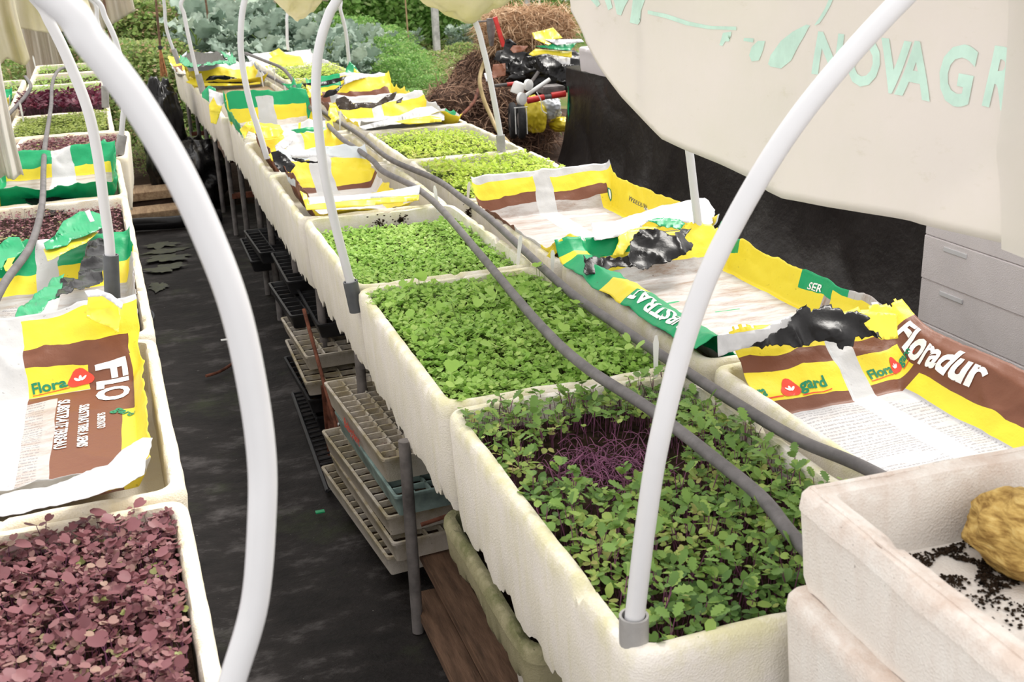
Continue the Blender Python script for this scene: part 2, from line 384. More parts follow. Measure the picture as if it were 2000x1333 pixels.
# ------------------------------------------------------------------ planting trays
def round_rect(w, l, r, n):
    nc = 6; a, b = w/2-r, l/2-r; nl = int(n*.30); nw = int(n*.17); pts = []
    for (cx, cy), a0, a1, (ex, ey), m in [((a, -b), -PI/2, 0, (w/2, b), nl), ((a, b), 0, PI/2, (-a, l/2), nw), ((-a, b), PI/2, PI, (-w/2, -b), nl), ((-a, -b), PI, 1.5*PI, (a, -l/2), nw)]:
        arc = [(cx+r*math.cos(a0+(a1-a0)*k/nc), cy+r*math.sin(a0+(a1-a0)*k/nc)) for k in range(nc+1)]
        p = arc[-1]; pts += arc + [(p[0]+(ex-p[0])*k/m, p[1]+(ey-p[1])*k/m) for k in range(1, m)]
    return pts
def tray_mesh(w, l, h, wall=.03, depth=.13, seed=0, ragged=.016, n=200, r=.045):
    prof = [(.016, -h, 1), (.010, -h*.86, .6), (.006, -h*.5, 0), (.002, -h*.2, 0), (0, -.03, 0), (.002, -.010, 0), (.008, -.001, 0), (wall*.55, .001, 0), (wall-.004, -.002, 0),
            (wall, -.012, 0), (wall+.003, -depth*.5, 0), (wall+.008, -depth, 0)]
    under = [(.045, -h*.97, 1), (.05, -max(h*.55, min(depth+.012, h*.96)), 0)]
    rings = []
    for ins, z, rag in under[::-1]+prof:
        P = round_rect(w-2*ins, l-2*ins, max(.012, r-ins*.5), n); ring = []
        for q, (x, y) in enumerate(P):
            s = (x*1.3+y)*1.0
            st_ = nz(y*11, x*11, seed+60); sc_ = ragged*(1.3 if st_ > .12 else -.35 if st_ < -.1 else .3) + .7*ragged*nz(y*38, x*38, seed)+ragged*1.2*nz(y*5, x*5, seed)
            dz = rag*sc_ + .0016*nz(x*24, y*24, seed+z*9) + (.004*nz(x*7, y*7, seed+4) if z > -.05 else 0)
            bulge = 0 if z > -.01 else .003*nz(x*14, y*14, seed+z*13)
            # chips along the rim
            if z > -.012 and abs(z) < .012:
                ch = nz(x*19, y*19, seed+21)
                if ch > .38: dz -= (ch-.38)*.05
            ring.append(Vector((x+bulge, y+bulge, z+dz)))
        rings.append(ring)
    m = min(len(x) for x in rings); assert all(len(x) == m for x in rings), [len(x) for x in rings]
    V = [v for ring in rings for v in ring]
    F = [(i*m+q, i*m+(q+1) % m, (i+1)*m+(q+1) % m, (i+1)*m+q) for i in range(len(rings)-1) for q in range(m)]
    F.append(tuple((len(rings)-1)*m+q for q in range(m))); F.append(tuple(range(m))[::-1])
    return V, F
def tray(label, xc, yc, w=.59, l=.975, h=.28, z=.85, rz=0, mat='styro', seed=0, n=200, name='planting_tray', group=None, soil='soil', soil_z=-.065, wall=.03, ragged=.016, depth=.13, cat='tray', r=.045, tilt=0):
    t = empty(name, (xc, yc, z), label, cat, group, rz)
    if tilt: t.rotation_euler.x = tilt
    V, F = tray_mesh(w, l, h, wall=wall, depth=depth, seed=seed, n=n, ragged=ragged, r=r)
    me = mesh(V, F); o = link('tray_body', me, M[mat]); o.parent = t
    o.data.set_sharp_from_angle(angle=math.radians(50))
    if soil:
        P = round_rect(w-2*wall-.012, l-2*wall-.012, .03, 60); V = [Vector((0, 0, soil_z))]; F = []
        nr = 10; m = len(P)
        for i in range(1, nr+1):
            for x, y in P: V.append(Vector((x*i/nr, y*i/nr, soil_z+.008*nz(x*i*4, y*i*4, seed))))
        F = [(0, q+1, (q+1) % m+1) for q in range(m)] + [(1+(i-1)*m+q, 1+i*m+q, 1+i*m+(q+1) % m, 1+(i-1)*m+(q+1) % m) for i in range(1, nr) for q in range(m)]
        so = link('soil', mesh(V, F), M[soil]); so.parent = t
    return t
BX0, BX1, RX0, RX1 = .555, 1.145, 1.20, 1.815
def bend(y): return -.028*max(0, y-6.6)
LEFTLAB = ['white polystyrene tray of kale seedlings, nearest on the middle bench, pipe collar in its corner',
 'polystyrene tray packed with fresh green seedlings, second from the front, mossy worn left rim',
 'white polystyrene tray of green seedlings with two black soil splashes on its back wall',
 'polystyrene tray lined with the silvery bag just behind the two bright green trays',
 'polystyrene tray holding the yellow, brown and white bag with a torn black mouth behind it',
 'polystyrene tray with raised far corner holding the bag with green and yellow back panel',
 'polystyrene tray mostly hidden behind the upright green bag panel',
 'polystyrene tray filled with tan sown grit on the far left of the middle bench',
 'polystyrene tray holding the yellow and white bag with a black slit at the far end',
 'farthest left tray of the middle bench, under the green and black bag']
for i in range(10):
    yc = 1.2+.985*(i+.5); s = {0: 'soil', 1: 'soil', 2: 'soil', 7: 'sand'}.get(i)
    tray(LEFTLAB[i], (BX0+BX1)/2+bend(yc)+(-.01 if i in (3, 4) else 0), yc, rz=(.028 if i > 6 else rnd.uniform(-.006, .006)), seed=i*3+1, n=260 if i < 4 else 120, soil=s, soil_z=(-.055 if i != 7 else -.03), z=.85+(.012 if i == 5 else 0))
RIGHTLAB = ['polystyrene tray lined with the yellow and brown lettered bag beside the kale seedlings',
 'polystyrene tray lined with the green edged bag, right row of the middle bench',
 'polystyrene tray lined with the yellow bag whose white corner sticks out at the right',
 'polystyrene tray of bright lime green seedlings in front of the black sheet',
 'polystyrene tray of sparser yellow green seedlings, high bare right wall, beside the pipe collar',
 'polystyrene tray holding the bag with the dark brown torn strip',
 'polystyrene tray holding the yellow and brown bag with torn black film, far right row',
 'polystyrene tray of lime seedlings, nearer of the two far bright trays',
 'polystyrene tray of lime seedlings, farther of the two far bright trays',
 'farthest right tray of the middle bench, under the crumpled white and yellow bag']
for i in range(10):
    yc = 1.2+.985*(i+.5)
    tray(RIGHTLAB[i], (RX0+RX1)/2+.4*bend(yc)*(1 if i > 6 else 0), yc, w=.615, soil='soil' if i in (3, 4, 7, 8) else None, seed=i*3+40, n=260 if i < 4 else 120, rz=rnd.uniform(-.006, .006), soil_z=-.06)
# left bench, slightly turned away
LBROT = .022
def lbx(y): return .012-.021*(y-1.4)
LB = [('polystyrene tray full of dark purple seedlings at the lower left corner', .99), ('polystyrene tray holding the large yellow and brown lettered bag on the left bench', 1.985+.0),
 ('polystyrene tray holding the green and white bag with black film, left bench', 2.98), ('polystyrene tray of sparse small purple seedlings between two green bags', 3.975),
 ('polystyrene tray holding the green bag with black crumple, left bench', 4.965), ('jutting polystyrene tray of dense purple seedlings with a bare white end panel', 5.98),
 ('polystyrene tray of olive green seedlings on the left bench', 6.99), ('polystyrene tray of tall wine red seedlings on the left bench', 7.98),
 ('polystyrene tray of thin green seedlings behind the wine red ones', 8.97), ('polystyrene tray with empty looking cream wall, second farthest on the left bench', 9.96), ('farthest polystyrene tray on the left bench', 10.95)]
for i, (lab, y0) in enumerate(LB):
    yc = y0+.49; xo = .06 if i == 5 else 0
    tray(lab, lbx(yc)-.30+xo, yc, w=.60, rz=LBROT+(.0 if i != 5 else -.05), seed=80+i*3, n=240 if i < 3 else 120, soil=None if i in (1, 2, 4) else 'soil', mat='styro_left', soil_z=-.045)
for i, (lab, y0) in enumerate([('outer row polystyrene tray of fresh green seedlings at the left edge of the photo', 6.6), ('outer row polystyrene tray under the green and yellow bags, left edge', 7.6), ('outer row far polystyrene tray of low green seedlings, left edge', 8.6), ('farthest outer row polystyrene tray, left edge', 9.6), ('outer row polystyrene tray behind the grey hose, left edge', 5.6)]):
    yc = y0+.49; tray(lab, lbx(yc)-.93, yc, w=.60, rz=LBROT, seed=130+i, n=120, mat='styro_left', soil_z=-.045)

# bench frames
def bench_frame(label, legs, x0, x1, y0, y1, ztop):
    t = empty('bench_frame', ((x0+x1)/2, (y0+y1)/2, 0), label, 'bench')
    for x in (x0+.12, x1, (x0+x1)/2):
        b = MB(); b.tube([(x, y0, ztop), (x+(bend(y1) if x < 1 else 0), y1, ztop)], .018, 10); b.build('rail', M['steel'], t)
    for (x, y) in legs:
        if y == 2.62: x = .556
        b = MB(); b.tube([(x, y, 0), (x, y, ztop+.02)], .0165, 12); b.build('leg', M['steel'], t)
    for (x, y) in legs[::2]:
        for z, m in ((ztop-.02, 'steel'), (.27, 'rust')):
            b = MB(); b.box(((x+x1)/2, y, z), (x1-x, .035, .035)); b.build('crossbar', M[m], t, smooth=False)
    return t
legsY = [1.5, 2.62, 3.35, 4.1, 4.75, 5.6, 6.1, 6.9, 7.6, 8.35, 9.0, 9.7, 10.6]
bench_frame('weathered steel pipe frame under the middle bench with grey legs', [(.585+.8*bend(y), y) for y in legsY], .60, 1.75, 1.25, 11.0, .565)
bench_frame('rusty steel frame under the left bench', [(lbx(y)-.05, y) for y in (1.2, 2.2, 3.2, 4.2, 5.2, 7, 9, 11)], -1.1, -.08, 1.0, 11.5, .565)
b = MB(); b.tube([(.585, 2.62, .33), (.70, 2.60, .36)], .006, 8); o = b.build('rod', M['rust'], None, (.6, 2.6, .34)); prop(o, 'thin rusty rod tied to the grey leg above the red crossbar', 'rod')
V = []; n = 90  # unseen sheet, added to keep side light out from under the middle bench
for j in range(13):
    for i in range(n+1):
        y = 1.3+9.6*i/n; V.append((1.74+.03*nz(y*2, j*.2, 4)+.015*nz(y*7, j*.4), y, .01+.54*j/12))
o = link('light_block_sheet', mesh(V, [(j*(n+1)+i, j*(n+1)+i+1, (j+1)*(n+1)+i+1, (j+1)*(n+1)+i) for j in range(12) for i in range(n)]), M['black_sheet'], None, (1.74, 6, 0)); prop(o, 'added black sheet blocking light from the far side under the middle bench', 'plastic sheet')
# black skirt and debris along left bench side
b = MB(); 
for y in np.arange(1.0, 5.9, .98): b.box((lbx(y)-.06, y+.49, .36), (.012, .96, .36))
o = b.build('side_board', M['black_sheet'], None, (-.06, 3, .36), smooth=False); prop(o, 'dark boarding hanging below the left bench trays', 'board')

# ------------------------------------------------------------------ irrigation pipes, hoops
def hoop(label, pts, r=.0135, collars=(), name='hoop_pipe', mat='pvc', group=None):
    P = catmull(pts, 10); base = P[0]
    t = empty(name, base, label, 'hoop', group)
    b = MB(); b.tube(P, r, 20); b.build('pipe', M[mat], t)
    for (p, q, m, rr) in collars:
        p, q = Vector(p), Vector(q); d = (q-p).normalized(); b = MB()
        n = 20; a = d.orthogonal().normalized(); e = d.cross(a); V = []
        for (dist, rad) in ((0, rr*.97), (0, rr), ((q-p).length, rr), ((q-p).length, rr*.82), ((q-p).length-.03, rr*.80)):
            V += [p+d*dist+(a*math.cos(2*PI*k/n)+e*math.sin(2*PI*k/n))*rad for k in range(n)]
        b.add(V, [(i*n+k, i*n+(k+1) % n, (i+1)*n+(k+1) % n, (i+1)*n+k) for i in range(4) for k in range(n)]+[tuple(range(n))])
        b.build('collar', M[m], t)
    return t
def px(Y, L): return [at(x, y, Y) for x, y in L]
h1 = px(1.25, [(1238, 1220), (1262, 1020), (1290, 850), (1345, 640), (1420, 460), (1560, 230), (1760, 0)])
hoop('white plastic hoop pipe rising from the near tray of kale seedlings', h1+[Vector((1.08, 1.25, 1.80)), Vector((1.27, 1.25, 1.84)), Vector((1.5, 1.25, 1.74)), Vector((1.66, 1.25, 1.5)), Vector((1.72, 1.25, 1.2)), Vector((1.74, 1.25, .80))], .0145,
     [(h1[0]-Vector((0, 0, .06)), h1[0]+Vector((0, 0, .015)), 'pvc_grey', .0215)])
h2 = px(3.17, [(688, 565), (655, 440), (632, 330), (620, 230), (617, 160), (624, 90), (642, 30), (658, 0)])
hoop('white plastic hoop pipe with charcoal collar between the two bright green trays', h2+[Vector((.70, 3.17, 1.85)), Vector((.95, 3.17, 1.99)), Vector((1.22, 3.17, 1.98)), Vector((1.48, 3.17, 1.78))]+px(3.17, [(1337, 240), (1345, 285), (1357, 385)])+[Vector((1.715, 3.17, .8))], .0135,
     [(h2[0]+Vector((.008, 0, -.07)), h2[0]+Vector((-.004, 0, .025)), 'pvc_dark', .022)])
h3 = px(5.15, [(522, 310), (505, 255), (488, 200), (474, 130), (470, 70), (478, 0)])
hoop('white plastic hoop pipe, third of the middle bench, with grey collar on the right rim', h3+[Vector((.62, 5.15, 1.78)), Vector((.85, 5.15, 1.93)), Vector((1.15, 5.15, 1.93)), Vector((1.40, 5.15, 1.76))]+px(5.15, [(922, 30), (945, 100), (962, 180), (978, 268), (980, 300)]), .0135,
     [(at(980, 300, 5.15), at(977, 264, 5.15), 'pvc_grey', .022)])
h4 = px(8.2, [(393, 178), (386, 150), (370, 80), (360, 30), (356, 0)])
hoop('white plastic hoop pipe with grey socket beside the black slit bag', h4+[Vector((.62, 8.25, 1.68)), Vector((.9, 8.3, 1.75)), Vector((1.25, 8.4, 1.70))]+px(8.7, [(658, -8), (665, 20), (675, 60), (681, 115), (682, 138)]), .0135,
     [(at(397, 182, 8.2), at(387, 145, 8.2), 'pvc_grey', .023)])
h5 = px(10.2, [(347, 122), (341, 104), (326, 60), (322, 20), (324, -15)])
hoop('farthest white plastic hoop pipe of the middle bench', h5+[Vector((.62, 10.3, 1.55)), Vector((.95, 10.4, 1.6)), Vector((1.2, 10.6, 1.58))]+px(10.9, [(557, 0), (560, 40), (561, 80), (563, 98)]), .0135,
     [(at(349, 124, 10.2), at(339, 96, 10.2), 'pvc_grey', .022)])
hF = px(.9, [(330, 1720), (395, 1520), (453, 1333), (497, 1180), (512, 1000), (510, 880), (490, 740), (458, 600), (410, 470), (345, 330), (260, 190), (175, 80), (110, 0)])
hoop('thick white hoop pipe in the near foreground curving over the left bench', hF+[Vector((-.12, .9, 1.845)), Vector((-.3, .9, 1.94)), Vector((-.6, .9, 1.96)), Vector((-.95, .9, 1.8)), Vector((-1.1, .9, 1.4)), Vector((-1.15, .9, .8))], .0125)
hl2 = px(3.05, [(219, 590), (217, 540), (213, 470), (202, 390), (190, 300), (170, 210), (130, 110), (98, 45), (70, 0)])
hoop('white hoop pipe over the left bench with tall charcoal collar', hl2+[Vector((-.28, 3.05, 1.83)), Vector((-.6, 3.05, 1.93)), Vector((-.95, 3.05, 1.8)), Vector((-1.15, 3.05, 1.4)), Vector((-1.2, 3.05, .8))], .0135,
     [(at(221, 605, 3.05), at(216, 498, 3.05), 'pvc_dark', .0205)])
hl3 = px(6.05, [(234, 298), (240, 230), (243, 200), (240, 140), (226, 80), (206, 35), (187, 0)])
hoop('white hoop pipe standing in the collar beside the dense purple tray', hl3+[Vector((-.25, 6.05, 1.72)), Vector((-.6, 6.05, 1.85)), Vector((-1.0, 6.05, 1.7)), Vector((-1.2, 6.05, 1.3)), Vector((-1.25, 6.05, .8))], .0135,
     [(at(233, 302, 6.05), at(239, 264, 6.05), 'pvc_grey', .024)])
hl4 = px(8.0, [(206, 208), (205, 170), (204, 130), (198, 80), (190, 40), (178, 0)])
hoop('far white hoop pipe of the left bench rising from the wine red tray', hl4+[Vector((-.4, 8.0, 1.68)), Vector((-.75, 8.0, 1.75)), Vector((-1.15, 8.0, 1.55)), Vector((-1.3, 8.0, .85))], .0135,
     [(at(206, 210, 8.0), at(205, 168, 8.0), 'pvc_grey', .024)])
def hose(label, pts, r=.0125, mat='hose', name='irrigation_hose', k=8):
    P = catmull(pts, k); b = MB(); b.tube(P, r, 14); o = b.build(name, M[mat], None, P[0]); return prop(o, label, 'hose')
def onz(z, L): return [on(x, y, z if isinstance(z, float) else z[i]) for i, (x, y) in enumerate(L)]
hose('grey irrigation hose crossing the seedlings of the left row on the middle bench',
     onz([.95, .97, .97, .94, .90, .89, .90, .925, .925, .92, .91, .89, .885, .885, .90, .90, .90, .90, .89], [(480, 104), (515, 118), (550, 133), (572, 158), (577, 178), (600, 205), (625, 227), (664, 268), (705, 297), (729, 315), (750, 336), (812, 367), (861, 408), (940, 500), (1050, 630), (1140, 715), (1270, 800), (1400, 900), (1490, 975), (1560, 1060)][:19])+[on(1560, 1060, .885)]+[Vector((.92, 1.12, .86))])
hose('grey irrigation hose lying along the gap between the two rows of trays',
     onz(.872, [(500, 135), (560, 168), (600, 198), (640, 225), (700, 262), (760, 310), (850, 350), (900, 385), (960, 430), (1100, 560), (1200, 632), (1300, 700), (1440, 790), (1560, 860), (1690, 915)])+[Vector((1.22, 1.28, .87))], .0125)
hose('grey hose arching and looping along the left bench',
     onz([.88, .92, .92, .90, .90, .9, .90, .92, .96, .99, .97], [(-60, 700), (5, 560), (60, 480), (82, 400), (85, 330), (88, 285), (95, 240), (100, 205), (103, 160), (118, 135), (150, 131)]), .0125)
hose('short grey hose bending down at the far left edge of the left bench',
     onz([.87, .88, .9, .95, .97, .93], [(-20, 258), (0, 240), (25, 215), (48, 190), (60, 168), (50, 150)]), .0125)
hose('black thin hose lying on the aisle beside the left bench', onz(.02, [(262, 470), (268, 530), (278, 590), (300, 615), (290, 640), (300, 670)]), .006, 'pvc_dark')
b = MB(); b.tube(catmull(onz(.018, [(402, 735), (425, 728), (445, 717), (468, 700)])), .007, 8); o = b.build('stick', M['rust'], None, on(430, 720, .02)); prop(o, 'dark curved stick lying on the aisle', 'stick')

# plant labels (small white stakes)
def stake(label, p, h=.075, lean=(0, 0)):
    p = Vector(p); b = MB(); V = []; wd = .007
    d = Vector((lean[0], lean[1], 1)).normalized()
    for a, f in ((-.03, .6), (h*.8, 1), (h, .4)): V += [p+d*a+Vector((-wd*f, 0, 0)), p+d*a+Vector((wd*f, 0, 0))]
    V += [v+Vector((0, .0012, 0)) for v in V]
    b.add(V, [(0, 1, 3, 2), (2, 3, 5, 4), (7, 6, 8, 9), (9, 8, 10, 11), (4, 5, 11, 10), (0, 2, 8, 6), (2, 4, 10, 8), (1, 7, 9, 3), (3, 9, 11, 5)])
    o = b.build('plant_label', M['white_pl'], None, p, smooth=False); prop(o, label, 'plant label')
for lab, x, y, z, h in [('white plant label stuck in the far right corner of the green tray with soil splashes', 1012, 512, .86, .085), ('white plant label by the corner of the green edged bag', 1079, 520, .86, .05), ('white plant label beside the near hoop at the second green tray corner', 1281, 728, .86, .09),
        ('white plant label at the corner of the lime tray by the yellow bag', 914, 385, .86, .06), ('white plant label in the gap left of the lime tray', 854, 400, .86, .075), ('white plant label leaning in the gap near the dark brown torn bag', 664, 248, .86, .09),
        ('white plant label at the left corner of the nearer far bright tray', 538, 160, .86, .1), ('white plant label by the black slit bag', 513, 162, .86, .08), ('white plant label beside the loop of grey hose', 559, 185, .86, .08),
        ('white plant label in the olive tray corner, left bench', 45, 232, .87, .1), ('white plant label at the left rim of the olive tray, left bench', 26, 290, .87, .11), ('white plant label between two far trays, left bench', 69, 130, .87, .1)]:
    stake(lab, on(x, y, z), h, (rnd.uniform(-.1, .15), 0))

# ------------------------------------------------------------------ substrate bags
def bag_material(name, paints, base=WHT, dirt=.35, lines=None):
    "paints: (s0, s1, t0, t1, colour[, wobble]) in metres over the opened bag, painted in order"
    k = NT(name); uv = k.n('ShaderNodeUVMap'); uv.uv_map = 'UVMap'; geo = k.geo()
    nzz = k.n('ShaderNodeTexNoise'); nzz.inputs['Scale'].default_value = 5; nzz.inputs['Detail'].default_value = 1; k.l(uv.outputs[0], nzz.inputs['Vector'])
    off = k.n('ShaderNodeVectorMath', operation='MULTIPLY_ADD'); k.l(nzz.outputs['Color'], off.inputs[0]); off.inputs[1].default_value = (.022, .022, 0); off.inputs[2].default_value = (-.011, -.011, 0)
    ad = k.n('ShaderNodeVectorMath', operation='ADD'); k.l(uv.outputs[0], ad.inputs[0]); k.l(off.outputs[0], ad.inputs[1]); P = ad.outputs[0]
    c = base
    # printed small type on the white panel
    if lines:
        s0, s1, t0, t1 = lines[:4]; sep = k.n('ShaderNodeSeparateXYZ'); k.l(P, sep.inputs[0])
        row = k.math('GREATER_THAN', k.math('SINE', k.math('MULTIPLY', sep.outputs[1], 2*PI/lines[4])), .15)
        mp = k.n('ShaderNodeMapping'); mp.inputs['Scale'].default_value = (260, 100, 1); k.l(P, mp.inputs[0])
        let = k.math('GREATER_THAN', k.noise(1, 1, .5, mp.outputs[0]), .47)
        mp2 = k.n('ShaderNodeMapping'); mp2.inputs['Scale'].default_value = (4, 9, 1); k.l(P, mp2.inputs[0])
        par = k.math('GREATER_THAN', k.noise(1, 2, .5, mp2.outputs[0]), .42)
        m = k.math('MULTIPLY', k.math('MULTIPLY', row, let), par)
        msk = rectmask(k, P, s0, s1, t0, t1)
        c = k.mix(k.math('MULTIPLY', k.math('MULTIPLY', m, msk), .8), base, (.22, .22, .23, 1))
    # soil smears and dust on the bag
    mp = k.n('ShaderNodeMapping'); mp.inputs['Scale'].default_value = (2, 7, 1); mp.inputs['Rotation'].default_value = (0, 0, .5); k.l(uv.outputs[0], mp.inputs[0])
    d1 = k.ramp(k.noise(3, 8, .78, mp.outputs[0]), [(.46, (0, 0, 0)), (.66, (1, 1, 1))])
    d2 = k.ramp(k.noise(90, 2, .5, geo), [(.70, (0, 0, 0)), (.76, (1, 1, 1))])
    c = k.mix(k.math('MULTIPLY', d1, dirt), c, (.27, .18, .13, 1))
    for r in paints:
        c = k.mix(rectmask(k, P, *r[:4]), c, r[4])
    c = k.mix(k.math('MULTIPLY', k.math('MULTIPLY', d2, k.math('ADD', k.math('MULTIPLY', d1, .8), .2)), min(1, dirt*2)), c, (.05, .03, .02, 1))
    k.base(c, .48, .35); k.b.inputs['Subsurface Weight'].default_value = 0
    k.bump(k.noise(22, 4, .6, geo), .004, .6)
    return k.m
def rectmask(k, P, s0, s1, t0, t1):
    a = k.n('ShaderNodeVectorMath', operation='SUBTRACT'); k.l(P, a.inputs[0]); a.inputs[1].default_value = ((s0+s1)/2, (t0+t1)/2, 0)
    b = k.n('ShaderNodeVectorMath', operation='ABSOLUTE'); k.l(a.outputs[0], b.inputs[0])
    sp = k.n('ShaderNodeSeparateXYZ'); k.l(b.outputs[0], sp.inputs[0])
    return k.math('MULTIPLY', k.math('LESS_THAN', sp.outputs[0], (s1-s0)/2), k.math('LESS_THAN', sp.outputs[1], (t1-t0)/2))
def interp(prof, q):
    if q <= prof[0][0]: return prof[0][1:]
    for a, b in zip(prof, prof[1:]):
        if q <= b[0]:
            t = (q-a[0])/(b[0]-a[0]+1e-9); t2 = t*t*(3-2*t)*.35+t*.65
            return tuple(p+(r-p)*t2 for p, r in zip(a[1:], b[1:]))
    return prof[-1][1:]
def arclen(pts):
    out = [(0,)+tuple(pts[0])]
    for a, b in zip(pts, pts[1:]): out.append((out[-1][0]+math.dist(a, b),)+tuple(b))
    return out
class Bag:
    def __init__(s, xs, ys, z0, crumple=.010, seed=0, topwave=.02, rz=0, org=None, shear=0):
        "xs: (x, height) profile across; ys: (y, height) profile along; world coordinates"
        s.U = arclen(xs); s.T = arclen(ys); s.z0 = z0; s.cr = crumple; s.seed = seed; s.tw = topwave; s.rz = rz; s.org = org; s.shear = shear
        s.W = s.U[-1][0]; s.L = s.T[-1][0]
    def P(s, a, b):
        x, zu = interp(s.U, a); y, zv = interp(s.T, b); zu = max(zu, 0); zv = max(zv, 0)
        z = (zu**3+zv**3)**(1/3)
        e = min(1, max(zu, zv)/.05)
        q = Vector((x*9, y*9, s.seed*7.3+z*9)); v = noise.noise_vector(q)+.5*noise.noise_vector(q*2.3)+.22*noise.noise_vector(q*5.1)
        rg = (1-abs(noise.noise(q*.8+Vector((3, 9, 1)))))**5
        amp = s.cr*(.35+.9*e)
        z += s.tw*e*noise.noise(Vector((a*7, b*7, s.seed))) + amp*abs(v.z)*.8 + s.cr*rg*(.4+.7*e)
        x += amp*v.x*.8*e; y += amp*v.y*.8*e + s.shear*(x-s.U[0][1])
        p = Vector((x, y, s.z0+max(z, -.002)))
        if s.rz and s.org: o = Vector(s.org); c, q_ = math.cos(s.rz), math.sin(s.rz); d = p-o; p = Vector((o.x+d.x*c-d.y*q_, o.y+d.x*q_+d.y*c, p.z))
        return p
    def N(s, a, b, h=.004):
        p = s.P(a, b); n = (s.P(a+h, b)-p).cross(s.P(a, b+h)-p)
        return n.normalized() if n.length > 1e-12 else Vector((0, 0, 1))
    def build(s, label, mat, res=.009, thick=.0008, jag=(), name='substrate_bag', group=None):
        nx = max(8, int(s.W/res)); ny = max(8, int(s.L/res))
        o = Vector(s.P(s.W/2, s.L/2)); V = []; U = []
        for j in range(ny+1):
            for i in range(nx+1):
                a, b = s.W*i/nx, s.L*j/ny; V.append(s.P(a, b)); U.append((a, b))
        F = []
        for j in range(ny):
            for i in range(nx):
                a, b = s.W*(i+.5)/nx, s.L*(j+.5)/ny
                if any(f(a, b) for f in jag): continue
                F.append((j*(nx+1)+i, j*(nx+1)+i+1, (j+1)*(nx+1)+i+1, (j+1)*(nx+1)+i))
        me = mesh(V, F); uvl = me.uv_layers.new(name='UVMap')
        for lp in me.loops: uvl.data[lp.index].uv = U[lp.vertex_index]
        bm = bmesh.new(); bm.from_mesh(me); bmesh.ops.delete(bm, geom=[v for v in bm.verts if not v.link_faces], context='VERTS'); bm.to_mesh(me); bm.free()
        s.root = empty(name, (o.x, o.y, s.z0), label, 'bag', group)
        body = s.film = link('bag_film', me, mat, s.root)
        md = body.modifiers.new('thickness', 'SOLIDIFY'); md.thickness = thick
        return s.root
    def text(s, txt, a0, b0, size, rot=0, mat='print_white', bold=.02, sx=1.0, name='printed_lettering', parent=None, lift=.0018, step=.012):
        V, F = text_mesh(txt, size, bold, sx, rot, step)
        W = []
        for x, y in V:
            a, b = a0+x, b0+y; W.append(s.P(a, b)+s.N(a, b)*lift)
        o = link(name, mesh(W, F), M[mat], parent or s.film, smooth=True); return o
    def shape(s, pts, mat, name='printed_emblem', lift=.0014, step=.012):
        V, F = cut_poly(pts, step); W = [s.P(a, b)+s.N(a, b)*lift for a, b in V]
        return link(name, mesh(W, F), M[mat], s.film)
def cut_mesh(bm, step):
    xs = [v.co.x for v in bm.verts]; ys = [v.co.y for v in bm.verts]
    for ax, lo, hi in ((0, min(xs), max(xs)), (1, min(ys), max(ys))):
        n = int((hi-lo)/step)
        for i in range(1, n+1):
            co = Vector((0, 0, 0)); co[ax] = lo+i*step; no = Vector((0, 0, 0)); no[ax] = 1
            bmesh.ops.bisect_plane(bm, geom=bm.verts[:]+bm.edges[:]+bm.faces[:], plane_co=co, plane_no=no, dist=1e-6)
    bm.verts.index_update()
    return [(v.co.x, v.co.y) for v in bm.verts], [[v.index for v in f.verts] for f in bm.faces]
def text_mesh(txt, size, bold, sx, rot, step):
    cu = bpy.data.curves.new('t', 'FONT'); cu.body = txt; cu.size = size; cu.offset = bold*size; cu.resolution_u = 3
    o = bpy.data.objects.new('t', cu); COL.objects.link(o); dg = bpy.context.evaluated_depsgraph_get()
    me = bpy.data.meshes.new_from_object(o.evaluated_get(dg)); bpy.data.objects.remove(o); bpy.data.curves.remove(cu)
    bm = bmesh.new(); bm.from_mesh(me); bpy.data.meshes.remove(me); bmesh.ops.triangulate(bm, faces=bm.faces[:])
    c, s = math.cos(rot), math.sin(rot)
    for v in bm.verts: x, y = v.co.x*sx, v.co.y; v.co = Vector((x*c-y*s, x*s+y*c, 0))
    r = cut_mesh(bm, step); bm.free(); return r
def cut_poly(pts, step):
    bm = bmesh.new(); bm.faces.new([bm.verts.new((x, y, 0)) for x, y in pts]); bmesh.ops.triangulate(bm, faces=bm.faces[:])
    r = cut_mesh(bm, step); bm.free(); return r
